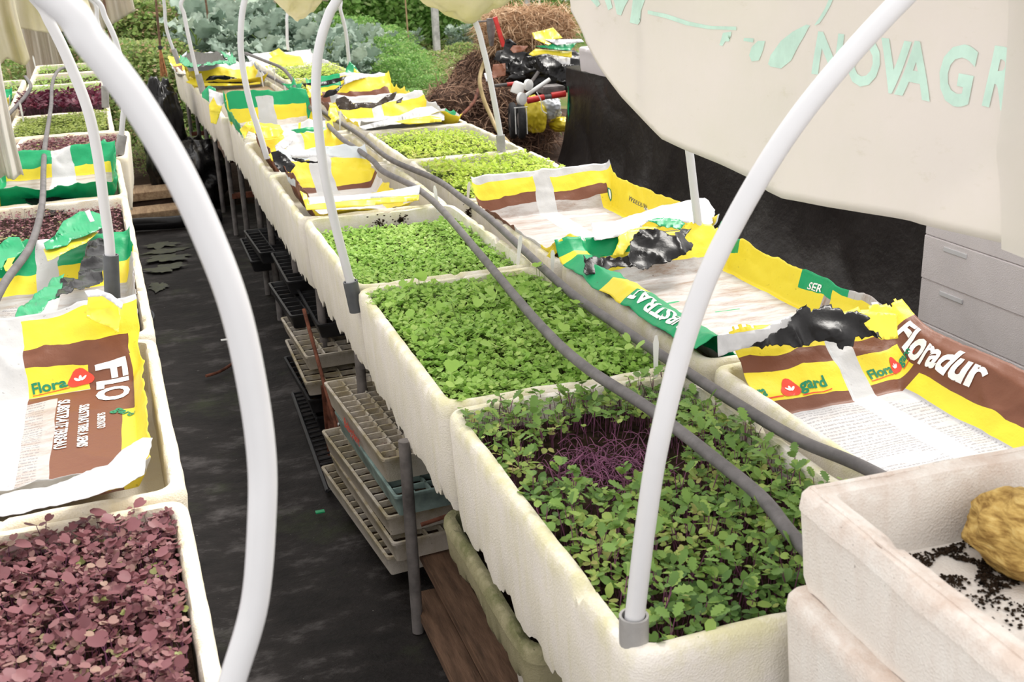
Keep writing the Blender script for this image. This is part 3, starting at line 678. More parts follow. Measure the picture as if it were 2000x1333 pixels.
def film_piece(name, mat, c, w, l, ax=(1, 0, 0), ay=(0, 1, 0), fold=.03, seed=0, parent=None, res=.007, jag=.28, arch=.0, thick=.0008):
    "a crumpled torn piece of film, its sheet spanned by two directions"
    c = Vector(c); ax = Vector(ax).normalized(); ay = Vector(ay).normalized(); n_ = ax.cross(ay).normalized()
    nx, ny = max(10, int(w/res)), max(10, int(l/res)); V = []
    for j in range(ny+1):
        for i in range(nx+1):
            u, v = i/nx*2-1, j/ny*2-1
            q = Vector((u*w*6, v*l*6, seed*3.7)); nv = noise.noise_vector(q)+.4*noise.noise_vector(q*2.3)+.10*noise.noise_vector(q*5.1)
            rg = (1-abs(noise.noise(q*1.3+Vector((5, 1, 2)))))**7
            V.append(c+ax*(u*w/2+nv.x*fold*.3)+ay*(v*l/2+nv.y*fold*.3)+n_*(nv.z*fold*1.1+rg*fold*.6+arch*(1-u*u)))
    F = []
    for j in range(ny):
        for i in range(nx):
            u, v = (i+.5)/nx*2-1, (j+.5)/ny*2-1; th = math.atan2(v, u)
            rr = max(abs(u)**2.5+abs(v)**2.5, 0)**(1/2.5)
            if rr > 1-jag*(.5+.9*nz(math.cos(th)*2.2, math.sin(th)*2.2, seed)+.35*nz(u*9, v*9, seed)+.14*nz(u*31, v*31, seed)): continue
            F.append((j*(nx+1)+i, j*(nx+1)+i+1, (j+1)*(nx+1)+i+1, (j+1)*(nx+1)+i))
    bm = bmesh.new(); me = mesh(V, F); bm.from_mesh(me); bmesh.ops.delete(bm, geom=[v for v in bm.verts if not v.link_faces], context='VERTS'); bm.to_mesh(me); bm.free()
    o = link(name, me, M[mat] if isinstance(mat, str) else mat, parent, None if parent else c)
    md = o.modifiers.new('thickness', 'SOLIDIFY'); md.thickness = thick
    return o
def film_cut(name, mat, pts, surf, fold=.02, parent=None, seed=0, jag=1.0, res=.011, thick=.0008, freq=9, label=None, cat='bag'):
    """a torn or folded piece of film with its own outline; surf = ('Y', distance, lean) for a raised piece, ('z', height) for a lying one"""
    pts = [Vector((x, y)) for x, y in pts]; cx = sum(p.x for p in pts)/len(pts); cy = sum(p.y for p in pts)/len(pts)
    pos = (lambda x, y: at(x, y, surf[1]+surf[2]*(cy-y)/100)) if surf[0] == 'Y' else (lambda x, y: on(x, y, surf[1]))
    ctr = pos(cx, cy); ppm = FPX/max(.3, (ctr-Vector((0, 0, CAMZ))).dot(_f))
    out = []; n = len(pts)
    for i in range(n):
        a, b = pts[i], pts[(i+1) % n]; m_ = max(1, int((b-a).length/(ppm*.006))); d = (b-a); nn = Vector((-d.y, d.x)).normalized() if d.length > 0 else Vector((0, 0))
        for k in range(m_):
            p = a+d*(k/m_); w_ = (nz(p.x*.11, p.y*.11, seed)*2.2+nz(p.x*.33, p.y*.33, seed+4)*1.2)*jag*ppm*.0022
            out.append((p.x+nn.x*w_, p.y+nn.y*w_))
    area = sum(out[i][0]*out[(i+1) % len(out)][1]-out[(i+1) % len(out)][0]*out[i][1] for i in range(len(out)))
    if area > 0: out = out[::-1]
    V2, F = cut_poly(out, ppm*res); V = []
    for x, y in V2:
        p = pos(x, y); q = p*freq+Vector((seed*3.1, 0, 0)); nv = noise.noise_vector(q)+.35*noise.noise_vector(q*2.4)
        rg = (1-abs(noise.noise(q*1.2+Vector((5, 1, 2)))))**8
        V.append(p+(Vector((0, -1, .15)) if surf[0] == 'Y' else Vector((0, -.2, 1)))*((nv.z*.9+.5)*fold+rg*fold*.5)+Vector((nv.x, 0, nv.y if surf[0] == 'Y' else 0))*fold*.18)
    o = link(name, mesh(V, F), M[mat] if isinstance(mat, str) else mat, parent, None if parent else ctr)
    o.modifiers.new('thickness', 'SOLIDIFY').thickness = thick
    if label: prop(o, label, cat)
    return o
def edge_jag(which, at_, amp, fr, seed):
    "drop what lies past a ragged line"
    if which == 't': return lambda a, b: b > at_+amp*(nz(a*fr, seed)+.5*nz(a*fr*3.1, seed+3)+.3*nz(a*fr*8, seed+5))
    if which == 't0': return lambda a, b: b < at_+amp*(nz(a*fr, seed)+.5*nz(a*fr*3.1, seed+3))
    if which == 's': return lambda a, b: a > at_+amp*(nz(b*fr, seed)+.5*nz(b*fr*3.1, seed+3))
    return lambda a, b: a < at_+amp*(nz(b*fr, seed)+.5*nz(b*fr*3.1, seed+3))
def logo(bg, a, b, size, rot, left='Flora', right='gard'):
    "green lettering with a red flower emblem and a red underline"
    c, s = math.cos(rot), math.sin(rot); g = lambda x, y: (a+x*c-y*s, b+x*s+y*c)
    if left: bg.text(left, *g(0, 0), size, rot, 'print_green', .03)
    x1 = size*2.25 if left else 0
    tri = [g(x1+size*.5+size*.62*math.cos(t)*(1-.16*math.cos(3*(t-PI/2))*-1), size*.30+size*.62*math.sin(t)*(1-.16*math.cos(3*(t-PI/2))*-1)) for t in [2*PI*i/24 for i in range(24)]]
    bg.shape(tri, 'print_red')
    for k in range(3):
        t = PI/2+(k-1)*.75; m = (x1+size*.5, size*.12); pt = []
        for q in range(10):
            f = q/10*2*PI; lx = .2*math.cos(f)+.24; ly = .085*math.sin(f); pt.append(g(m[0]+size*(lx*math.cos(t)-ly*math.sin(t)), m[1]+size*(lx*math.sin(t)+ly*math.cos(t))))
        bg.shape(pt, 'print_white', lift=.0024)
    x2 = x1+size*1.15
    if right: bg.text(right, *g(x2, 0), size, rot, 'print_green', .03)
    bg.shape([g(0, -size*.20), g(x1*.95, -size*.20), g(x1*.95, -size*.13), g(0, -size*.13)], 'print_red', 'printed_underline') if left else 0
    if right: bg.shape([g(x2, -size*.34), g(x2+size*1.9, -size*.34), g(x2+size*1.9, -size*.27), g(x2, -size*.27)], 'print_red', 'printed_underline')

def tray_liner(x0, x1, y0, y1, lh, rh, fh, fb, bh, bb, slope_back=.0):
    "profiles of a bag lying in a tray; l/r side heights, front height fh with run fb, back height bh with run bb"
    xs = [(x0, lh), (x0+.012, lh*.5), (x0+.03, 0), ((x0+x1)/2, 0), (x1-.03, 0), (x1-.012, rh*.5), (x1, rh)]
    ys = [(y0, fh), (y0+fb*.6, fh*.45), (y0+fb, 0), ((y0+y1)/2, 0), (y1-bb, 0), (y1-bb*.4, bh*.6), (y1, bh)]
    return xs, ys
ZB = .79
YM = simple('bag_yellow_plain', YEL[:3], .35, .5, .04, 30); GM = simple('bag_green_plain', GRN[:3], .35, .5, .06, 30); wm = simple('bag_white_plain', (.53, .53, .54), .4, .5, .06, 30)
SM = simple('bag_silver_plain', (.56, .60, .63), .35, .5, .08, 20); BM = simple('bag_brown_plain', BRN[:3], .6, .2, .08, 20); BF = plastic_black('brown_film', (.035, .024, .016))
# -- R0: near bag with stripes and lettering, right row
xs, ys = tray_liner(1.225, 1.79, 1.27, 2.16, .035, .085, .05, .04, .165, .19)
xs = xs[:-3]+[(1.60, 0), (1.645, .045), (1.685, .10), (1.715, .112)]
b0 = Bag(xs, ys, ZB, .007, 3, .012, shear=.05)
W, L = b0.W, b0.L; T0 = L-.262
m = bag_material('bag_yellow_brown', [(W-.155, W-.03, -1, T0+.05, YEL), (W-.115, W+1, -1, T0+.16, BRN), (-1, W+1, T0, T0+.045, BRN), (-1, W-.1, T0+.045, T0+.115, YEL), (-1, W-.02, T0+.115, T0+.155, BRN), (-1, W+1, T0+.155, T0+.235, YEL), (-1, W+1, T0+.235, 9, WHT), (W*.45, W*.45+.075, -1, 9, WHT), (W*.45+.006, W*.45+.008, -1, 9, SIL)],
    base=(.43, .43, .445, 1), dirt=.22, lines=(.03, W-.16, .02, T0-.01, .0125))
b0.build('large yellow and brown striped bag, black torn top, in the nearest right row tray', m, .0075, jag=[edge_jag('t', L-.035, .028, 6, 4)])
logo(b0, .02, T0+.062, .036, 0, 'ra', 'gard'); logo(b0, W*.45+.080, T0+.058, .030, .08, 'Flora', 'gard')
b0.text('Floradur', W-.085, T0+.14, .088, -PI/2, 'print_white', .035, 1.0)
b0.text('Substrat', W-.04, T0-.36, .05, -PI/2, 'print_white', .03)
# -- R1: green edged bag with black torn opening
xs, ys = tray_liner(1.215, 1.765, 2.22, 3.17, .085, .095, .055, .05, .13, .13)
xs = [(1.188, .074), (1.235, .100), (1.280, .086), (1.305, 0)]+xs[3:]
b1 = Bag(xs, ys, ZB, .007, 5, .012)
W, L = b1.W, b1.L
m = bag_material('bag_green_edge', [(W-.12, W+1, .33, 9, YEL), (W-.05, W+1, .25, .45, GRN), (W-.13, W-.02, .04, .30, YEL), (-1, .16, -1, .44, GRN), (-1, .15, .44, .62, YEL), (-1, .16, .62, 9, GRN), (-1, W+1, L-.125, L-.055, YEL), (-1, W*.62, L-.075, 9, GRN), (W*.62, W, L-.06, 9, YEL), (W-.04, W+1, L-.22, L+1, GRN), (-1, W*.65, -1, .055, GRN),
    (W*.30, W*.36, .50, .507, GRN), (W*.52, W*.64, .47, .478, GRN), (W*.40, W*.46, .62, .63, GRN), (.10, .19, .58, .586, GRN)], base=(.45, .43, .425, 1), dirt=.95)
b1.build('open green and yellow edged bag with glossy black tear, second tray of the right row', m, .0078, jag=[edge_jag('t', L-.02, .03, 8, 7)])
b1.text('SUBSTRAT', .066, .13, .062, PI/2, 'print_white', .03, 1.05)
b1.text('SER', W-.045, .40, .03, -PI/2, 'print_white', .02, 1.1)
# -- R2: yellow bag, white corner sticking out right
xs, ys = tray_liner(1.215, 1.80, 3.22, 4.14, .07, .115, .10, .12, .155, .10)
b2 = Bag(xs, ys, ZB, .008, 8, .014)
W, L = b2.W, b2.L
m = bag_material('bag_yellow_side', [(W-.16, W+1, -1, 9, YEL), (-1, .10, .42, 9, BRN), (-1, .055, .10, .42, WHT), (-1, .10, .08, .18, YEL), (-1, W-.1, L-.135, L-.085, BRN), (-1, W+1, L-.095, L-.03, YEL), (-1, W+1, L-.03, 9, WHT), (W*.40, W*.53, .4, 9, WHT), (W*.45, W*.74, L-.30, L-.27, SIL), (-1, W*.35, -1, .12, YEL), (W*.05, W*.14, -1, .10, BRN), (W*.35, W*.5, -1, .05, YEL), (W*.5, W+1, -1, .02, SIL)], base=(.46, .435, .425, 1), dirt=.75)
b2.build('open bag with bright yellow side and overhanging white corner, third tray of right row', m, .0085)
b2.text('WEEDLIVE', W-.075, L-.33, .026, -PI/2, 'print_grey', .0, 1.2)
b2.shape([(W-.10+.024*math.cos(t), L-.14+.024*math.sin(t)) for t in [2*PI*i/18 for i in range(18)]], 'print_green')
b2.shape([(W-.10+.016*math.cos(t), L-.14+.016*math.sin(t)) for t in [2*PI*i/18 for i in range(18)]], 'print_white', lift=.002)
# -- R5, R6: far bags with dark torn strips
xs, ys = tray_liner(1.20, 1.79, 6.16, 7.10, .07, .08, .10, .16, .13, .14)
b5 = Bag(xs, ys, ZB, .012, 15, .03); W, L = b5.W, b5.L
b5.build('bag with wavy dark brown torn strip across yellow and white film, right row', bag_material('bag_far_a', [(-1, 9, L-.17, L-.05, YEL), (-1, 9, L-.05, 9, WHT), (-1, W*.6, .35, .55, YEL), (-1, 9, .24, .26, GRN), (W-.2, 9, .20, .40, GRN), (W*.55, 9, -1, .10, YEL), (-1, .08, .1, .6, YEL), (W*.4, W*.52, -1, 9, WHT)], dirt=.2), .016)
b5.text('Flo', W-.14, .30, .06, -.4, 'print_white', .03)
xs, ys = tray_liner(1.19, 1.79, 7.15, 8.05, .08, .09, .06, .10, .17, .18)
b6 = Bag(xs, ys, ZB, .012, 18, .03); W, L = b6.W, b6.L
b6.build('yellow and brown bag with black film and green peak behind the dark strip bag', bag_material('bag_far_b', [(-1, 9, L-.24, L-.16, BRN), (-1, 9, L-.16, L-.03, YEL), (-1, 9, L-.03, 9, WHT), (W-.09, 9, -1, 9, YEL), (W*.1, W*.35, .1, .3, YEL), (-1, .07, -1, .5, BRN), (-1, W*.4, L-.1, 9, GRN)], dirt=.2), .018)
# -- R9
xs, ys = tray_liner(1.10, 1.72, 10.1, 11.1, .08, .08, .03, .08, .10, .35)
b9 = Bag(xs, ys, ZB, .012, 19, .03); W, L = b9.W, b9.L
b9.build('crumpled white and yellow bag at the far right end of the middle bench', bag_material('bag_far_c', [(W*.35, W*.75, L-.35, L-.1, YEL), (-1, W*.3, L-.55, L-.3, YEL), (-1, W*.06, -1, 9, SIL)], dirt=.12), .022)
film_cut('raised_flap', YM, [(525, 104), (545, 94), (558, 106), (533, 113)], ('Y', 10.8, .5), .02, b9.root, 51, .4, .02)
# -- left row of the middle bench: L3, L4, L5, L8, L9
xs, ys = tray_liner(.60, 1.0, 4.18, 5.10, .12, .05, .06, .10, .155, .20)
c3 = Bag(xs, ys, ZB, .012, 25, .02); W, L = c3.W, c3.L
c3.build('silvery white bag with yellow and brown back panel behind the two green trays', bag_material('bag_left_a', [(-1, .13, -1, 9, BRN), (-1, 9, L-.27, L-.22, BRN), (-1, 9, L-.22, L-.07, YEL), (-1, 9, L-.07, 9, SIL), (-1, 9, .0, .055, YEL), (W*.42, W*.62, L-.34, L-.05, WHT), (W-.09, 9, .2, .6, YEL), (.03, .07, .5, 9, SIL)], base=(.62, .60, .60, 1), dirt=.25), .010)
c3.text('VOOR UNIVERSEEL GEBRUIK', .055, L-.16, .05, -PI/2, 'print_white', .03, .9)
xs, ys = tray_liner(.59, 1.02, 5.16, 6.08, .12, .08, .04, .10, .145, .26)
c4 = Bag(xs, ys, ZB, .016, 27, .03); W, L = c4.W, c4.L
c4.build('bag with brown patch and yellow folds in front of the green and yellow panel', bag_material('bag_left_b', [(-1, .12, -1, 9, BRN), (-1, 9, L-.33, L-.24, BRN), (-1, 9, L-.24, L-.10, YEL), (-1, 9, L-.10, 9, YEL), (W*.42, W*.60, L-.42, 9, WHT), (W-.13, 9, -1, L-.1, YEL), (W*.62, W*.85, L-.09, 9, WHT)], dirt=.15), .012)
c4.text('VOOR UNIVERSEEL', .05, L-.30, .05, -PI/2, 'print_white', .03, .9)
xs, ys = tray_liner(.54, 1.05, 6.16, 7.06, .15, .08, .04, .06, .21, .10)
c5 = Bag(xs, ys, ZB, .009, 29, .02); W, L = c5.W, c5.L
c5.build('bag with upright green and yellow back panel, left row of the middle bench', bag_material('bag_left_c', [(-1, 9, L-.175, L-.09, YEL), (-1, 9, L-.095, 9, GRN), (-1, .085, -1, 9, GRN), (.085, .12, L-.4, 9, YEL), (W*.45, W*.62, L-.30, L-.035, WHT), (W-.07, 9, -1, L-.1, YEL), (W-.06, 9, L-.2, 9, GRN)], base=(.78, .73, .68, 1), dirt=.45, lines=(.14, W*.35, .3, L-.18, .03)), .012)
xs, ys = tray_liner(.47, 1.04, 8.95, 9.95, .10, .08, .08, .10, .12, .30)
c8 = Bag(xs, ys, ZB+.02, .014, 31, .03); W, L = c8.W, c8.L
c8.build('white and yellow bag with a black slit full of soil, beside the grey pipe socket', bag_material('bag_left_d', [(-1, 9, L-.34, L-.12, YEL), (-1, 9, -1, .06, YEL), (-1, .1, -1, 9, YEL)], dirt=.12), .016)
xs, ys = tray_liner(.40, .96, 10.05, 11.0, .06, .05, .03, .10, .10, .30)
c9 = Bag(xs, ys, ZB+.03, .018, 33, .04); W, L = c9.W, c9.L
c9.build('white and yellow bag under the black film at the far left end of the bench', bag_material('bag_left_e', [(-1, .3, L-.3, 9, YEL), (-1, .14, L-.4, L-.2, BRN)], dirt=.1), .02)
g9 = empty('substrate_bag', (.68, 10.4, .9), 'green bag opened to show its matte black inside, far left end of the middle bench', 'bag')
film_cut('black_inside', 'black_pl', [(355, 115), (373, 103), (401, 106), (424, 101), (434, 109), (446, 121), (422, 125), (397, 133), (381, 131), (361, 119)], ('z', 1.0), .018, g9, 71, .4, .03, freq=5)
film_cut('green_rim', simple('bag_green_rim', GRN[:3], .35, .5, .06, 30), [(352, 115), (361, 117), (381, 131), (397, 133), (422, 125), (446, 121), (430, 105), (454, 113), (462, 119), (460, 128), (422, 129), (385, 137), (359, 135), (351, 123)], ('z', 1.01), .03, g9, 72, .4, .02)
# -- left bench bags
lr = lambda y: -LBROT*0
xs, ys = tray_liner(-.60, -.060, 2.04, 2.90, .04, .05, .075, .06, .16, .17)
d1 = Bag(xs, ys, .80, .010, 35, .014, shear=.10); W, L = d1.W, d1.L
T0 = L-.29; s_ = W*.30
m = bag_material('bag_left_large', [(W-.115, 9, -1, L-.06, YEL), (W-.225, W-.095, .08, T0+.0, BRN), (W-.225, W-.10, .02, .085, YEL), (-1, W-.12, T0, T0+.045, BRN), (-1, W-.08, T0+.05, T0+.13, YEL), (-1, W-.05, T0+.13, T0+.185, BRN), (-1, 9, T0+.185, T0+.30, YEL), (W-.165, W-.055, T0-.13, T0+.14, BRN), (-1, 9, L-.02, 9, WHT), (s_, s_+.115, -1, 9, WHT), (-1, 9, -1, .07, WHT), (W*.5, W*.62, .055, .075, YEL), (W*.42, W*.50, .015, .03, BRN)], base=(.44, .415, .40, 1), dirt=.85, lines=(.03, W-.25, .12, T0, .014))
d1.build('large bag with yellow and brown panels and white lettering, nearest bag on the left bench', m, .0072)
logo(d1, s_+.125, T0+.068, .040, .10, 'Flora', None)
d1.text('d', s_-.035, T0+.075, .04, 0, 'print_green', .03)
d1.text('FLO', W-.145, T0+.125, .105, -PI/2, 'print_white', .035, 1.0)
d1.text('SUBSTRATE TERREAU', W-.222, T0-.02, .032, -PI/2, 'print_white', .025, .95)
d1.text('SUBSTRAT TERRE A SEMIS', W-.180, T0-.06, .026, -PI/2, 'print_white', .025, .9)
d1.text('SUBSTRATO', W-.145, T0-.13, .022, -PI/2, 'print_white', .02, .9)
d1.text('gard', W-.115, T0-.13, .04, -.9, 'print_green', .03)
xs, ys = tray_liner(-.60, -.06, 2.98, 3.99, .08, .10, .05, .10, .12, .22)
d2 = Bag(xs, ys, .79, .010, 37, .02); W, L = d2.W, d2.L
d2.build('white bag with curling green edge and glossy black film, second bag of the left bench', bag_material('bag_left_green', [(-1, 9, L-.27, L-.14, YEL), (-1, 9, L-.16, 9, GRN), (W*.42, W*.55, L-.5, 9, WHT), (-1, 9, -1, .02, GRN)], base=(.44, .43, .425, 1), dirt=.7, lines=(.2, W*.5, .4, L-.4, .02)), .009)
xs, ys = tray_liner(-.66, -.10, 4.99, 5.93, .09, .10, .10, .10, .13, .12)
d4 = Bag(xs, ys, .80, .012, 39, .025); W, L = d4.W, d4.L
d4.build('green edged bag with black crumple at its front, in front of the dense purple tray', bag_material('bag_left_uni', [(-1, 9, L-.17, L-.10, YEL), (-1, 9, L-.12, 9, GRN), (-1, 9, -1, .12, GRN), (W-.10, 9, -1, 9, GRN), (W-.14, W-.08, .45, .62, YEL), (-1, .12, .2, 9, GRN), (.10, .16, .0, .55, YEL), (W*.45, W*.62, .3, 9, WHT)], base=(.46, .42, .39, 1), dirt=.8), .012)
d4.text('UNIVERS', .03, L-.55, .075, PI/2, 'print_white', .03, .9)

# torn mouths, folds and corners of the bags
bag_material_plain = lambda n, c, d=.3: bag_material(n, [], base=c, dirt=d)
film_cut('white_mouth', wm, [(1399, 655), (1440, 650), (1490, 640), (1530, 622), (1545, 615), (1560, 650), (1500, 672), (1450, 680), (1402, 697)], ('Y', 2.09, .08), .006, b0.root, 1, .3)
film_cut('torn_black_film', 'black_pl', [(1454, 674), (1485, 655), (1524, 634), (1545, 609), (1566, 590), (1580, 608), (1594, 602), (1615, 592), (1632, 608), (1653, 602), (1671, 616), (1667, 634), (1692, 646), (1709, 657), (1685, 655), (1657, 657), (1650, 671), (1636, 681), (1625, 669), (1608, 664), (1573, 674), (1545, 677), (1524, 668), (1489, 673)], ('Y', 2.06, .10), .030, b0.root, 2, 1.5, .008)
film_cut('folded_flap', YM, [(1669, 610), (1700, 609), (1749, 613), (1750, 660), (1718, 664), (1700, 652), (1676, 632)], ('Y', 2.08, .08), .010, b0.root, 3, .4)
film_cut('torn_green_edge', GM, [(1095, 476), (1152, 476), (1170, 479), (1209, 461), (1212, 494), (1188, 501), (1170, 502), (1164, 529), (1155, 517), (1140, 503), (1131, 503), (1131, 526), (1095, 514)], ('Y', 3.13, .15), .012, b1.root, 4, .8)
film_cut('torn_yellow_edge', YM, [(1205, 462), (1224, 450), (1262, 441), (1300, 440), (1240, 460), (1226, 480), (1215, 499), (1194, 499), (1204, 475)], ('Y', 3.14, .15), .010, b1.root, 5, .8)
film_cut('torn_black_film', 'black_pl', [(1224, 470), (1233, 452), (1254, 446), (1275, 443), (1290, 452), (1302, 458), (1320, 452), (1344, 446), (1332, 464), (1347, 476), (1344, 488), (1320, 497), (1299, 509), (1275, 515), (1254, 521), (1230, 518), (1200, 521), (1170, 530), (1140, 534), (1130, 527), (1134, 512), (1130, 497), (1140, 503), (1155, 500), (1167, 500), (1185, 500), (1212, 500)], ('Y', 3.01, .20), .040, b1.root, 6, 1.4, .009)
film_cut('torn_green_edge', GM, [(1263, 431), (1287, 425), (1326, 428), (1338, 437), (1329, 448), (1290, 442)], ('Y', 3.18, .2), .008, b1.root, 7, .8)
film_cut('overhanging_corner', wm, [(1150, 436), (1200, 431), (1254, 414), (1275, 405), (1344, 389), (1371, 386), (1384, 394), (1394, 410), (1391, 424), (1380, 440), (1347, 436), (1302, 428), (1263, 432), (1236, 448), (1212, 460), (1160, 470)], ('Y', 3.28, .35), .022, b2.root, 8, .35, .012)
film_cut('overhanging_corner', YM, [(1347, 434), (1380, 437), (1371, 449), (1350, 456), (1340, 446)], ('Y', 3.27, .3), .010, b2.root, 9, .3)
film_cut('front_fold', YM, [(1066, 500), (1090, 470), (1110, 456), (1130, 462), (1140, 475), (1100, 480), (1075, 505)], ('Y', 3.24, .1), .010, b2.root, 10, .4)
film_cut('torn_dark_strip', BF, [(656, 193), (671, 188), (689, 202), (710, 200), (734, 202), (752, 187), (773, 180), (767, 194), (749, 202), (725, 212), (704, 210), (686, 215), (662, 215), (655, 202)], ('Y', 6.72, .3), .03, b5.root, 11, .7, .015)
film_cut('torn_dark_strip', BF, [(774, 196), (786, 189), (783, 200), (772, 203)], ('Y', 6.8, .3), .02, b5.root, 12, .7, .015)
film_cut('yellow_corner', YM, [(645, 200), (655, 205), (662, 232), (652, 240), (640, 225)], ('Y', 6.5, .3), .02, b5.root, 13, .5, .015)
film_cut('raised_white_corner', wm, [(700, 248), (735, 238), (780, 225), (810, 212), (842, 207), (866, 225), (866, 236), (800, 240), (760, 244), (710, 254)], ('Y', 6.15, .3), .02, b5.root, 14, .4, .02)
film_cut('raised_yellow_edge', YM, [(770, 238), (800, 232), (840, 226), (862, 231), (862, 238), (800, 243)], ('Y', 6.10, .3), .012, b5.root, 15, .4, .02)
film_cut('torn_black_film', 'black_pl', [(629, 190), (635, 178), (653, 175), (674, 160), (668, 169), (656, 184), (638, 190)], ('Y', 7.1, .4), .03, b6.root, 16, .8, .015)
film_cut('torn_black_film', 'black_pl', [(590, 163), (626, 161), (653, 154), (677, 148), (668, 157), (647, 166), (620, 170), (599, 172)], ('Y', 7.9, .4), .03, b6.root, 17, .8, .015)
film_cut('yellow_corner', YM, [(598, 165), (625, 170), (630, 185), (615, 195), (600, 190)], ('Y', 7.1, .3), .03, b6.root, 18, .4, .018)
film_cut('brown_corner', BM, [(600, 188), (628, 190), (625, 205), (603, 210)], ('Y', 7.05, .3), .02, b6.root, 19, .4, .018)
film_cut('green_scrap', GM, [(549, 163), (568, 165), (573, 150), (578, 165), (590, 163), (586, 175), (565, 176)], ('Y', 8.0, .4), .025, b6.root, 20, .8, .015)
film_cut('green_peak', GM, [(673, 141), (681, 120), (693, 131), (699, 141), (691, 146), (677, 148)], ('Y', 8.2, .4), .03, b6.root, 21, .4, .018)
film_cut('yellow_peak_edge', YM, [(691, 133), (700, 141), (703, 148), (690, 148)], ('Y', 8.15, .4), .01, b6.root, 22, .4, .018)
film_cut('white_fold', wm, [(672, 150), (700, 146), (716, 145), (718, 150), (690, 158), (672, 166)], ('Y', 8.0, .4), .01, b6.root, 23, .4, .018)
film_cut('torn_black_film', 'black_pl', [(528, 298), (542, 293), (560, 305), (574, 322), (566, 336), (548, 336), (536, 322)], ('Y', 4.92, .2), .03, c3.root, 24, .8, .011)
film_cut('torn_black_film', 'black_pl', [(566, 307), (590, 310), (614, 316), (638, 309), (626, 318), (602, 318), (575, 315)], ('Y', 4.97, .1), .012, c3.root, 25, 1.2, .010)
film_cut('torn_yellow_edge', YM, [(524, 303), (533, 296), (545, 310), (532, 316)], ('Y', 5.0, .2), .01, c3.root, 26, .5, .012)
film_cut('front_fold', SM, [(599, 386), (650, 384), (725, 377), (776, 369), (819, 361), (818, 382), (770, 385), (710, 391), (650, 399), (605, 403)], ('Y', 4.20, .2), .012, c3.root, 27, .2, .014)
film_cut('front_fold', YM, [(585, 372), (599, 379), (605, 400), (710, 389), (818, 380), (818, 391), (710, 403), (599, 411)], ('Y', 4.16, .2), .010, c3.root, 28, .3, .014)
film_cut('white_top_edge', wm, [(566, 302), (600, 301), (660, 305), (718, 301), (724, 310), (700, 316), (640, 310), (570, 308)], ('Y', 5.06, .1), .008, c3.root, 29, .3, .013)
film_cut('raised_yellow_fold', YM, [(468, 252), (482, 238), (500, 238), (512, 244), (554, 256), (542, 268), (518, 271), (500, 262), (485, 256), (478, 272)], ('Y', 5.95, .3), .025, c4.root, 30, .4, .014)
film_cut('white_strip', wm, [(536, 285), (556, 268), (575, 262), (572, 276), (556, 292), (540, 300)], ('Y', 5.75, .3), .02, c4.root, 31, .4, .014)
film_cut('green_edge_strip', GM, [(568, 254), (600, 248), (640, 250), (655, 256), (620, 257), (580, 260)], ('Y', 6.02, .2), .01, c4.root, 32, .6, .014)
film_cut('white_fold', wm, [(600, 306), (640, 302), (690, 296), (716, 300), (690, 306), (640, 310)], ('Y', 5.3, .3), .01, c4.root, 33, .4, .014)
film_cut('overhanging_corner', GM, [(393, 181), (407, 167), (421, 173), (428, 202), (419, 192), (409, 200), (395, 190)], ('Y', 7.1, .3), .02, c5.root, 34, .4, .016)
film_cut('overhanging_corner', wm, [(407, 173), (425, 180), (452, 186), (434, 205), (424, 215), (410, 210)], ('Y', 7.05, .3), .02, c5.root, 35, .4, .016)
film_cut('overhanging_corner', YM, [(408, 205), (416, 190), (424, 205), (434, 208), (424, 238), (422, 243), (411, 240)], ('Y', 6.95, .2), .015, c5.root, 36, .3, .016)
film_cut('green_ridge', GM, [(520, 186), (545, 178), (555, 176), (566, 184), (590, 188), (560, 192), (530, 191)], ('Y', 7.2, .3), .02, c5.root, 37, .5, .016)
film_cut('torn_black_film', 'black_pl', [(401, 158), (410, 149), (437, 147), (458, 151), (476, 159), (470, 163), (440, 162), (407, 162)], ('Y', 9.0, .5), .02, c8.root, 38, .6, .018)
film_cut('yellow_edge', YM, [(363, 160), (385, 152), (395, 162), (470, 164), (508, 160), (508, 165), (440, 168), (380, 168)], ('Y', 8.95, .3), .015, c8.root, 39, .4, .02)
film_cut('silver_corner', SM, [(365, 100), (352, 112), (345, 120), (360, 128)], ('Y', 10.3, .3), .02, c9.root, 40, .5, .02)
film_cut('white_front_lip', wm, [(-20, 970), (30, 958), (100, 945), (170, 922), (210, 905), (240, 876), (280, 853), (298, 852), (296, 870), (284, 900), (283, 925), (240, 948), (180, 965), (110, 985), (40, 998), (-20, 1004)], ('Y', 2.02, .22), .016, d1.root, 41, .35, .011)
film_cut('curling_flap', YM, [(172, 575), (205, 570), (232, 592), (236, 620), (232, 650), (215, 640), (190, 630), (170, 620)], ('Y', 2.86, .15), .014, d1.root, 42, .3, .010)
film_cut('curling_flap_white_edge', wm, [(165, 568), (190, 565), (215, 574), (241, 592), (238, 604), (222, 592), (200, 578), (172, 580)], ('Y', 2.87, .15), .008, d1.root, 43, .3, .010)
film_cut('glossy_black_film', 'black_pl', [(157, 529), (168, 505), (171, 484), (186, 469), (207, 451), (209, 499), (208, 520), (206, 538), (197, 562), (150, 578), (112, 592), (121, 544), (138, 545), (153, 550)], ('z', .885), .028, d2.root, 44, 1.0, .009)
film_cut('curling_green_edge', GM, [(-10, 645), (30, 639), (33, 622), (60, 592), (93, 568), (96, 553), (126, 542), (122, 568), (116, 588), (90, 606), (54, 633), (-10, 652)], ('z', .885), .018, d2.root, 45, .7, .010)
film_cut('curling_green_edge', GM, [(85, 474), (108, 460), (126, 430), (156, 413), (180, 413), (200, 421), (203, 442), (180, 453), (141, 468), (132, 477), (90, 486)], ('Y', 3.92, .35), .030, d2.root, 46, .3, .012)
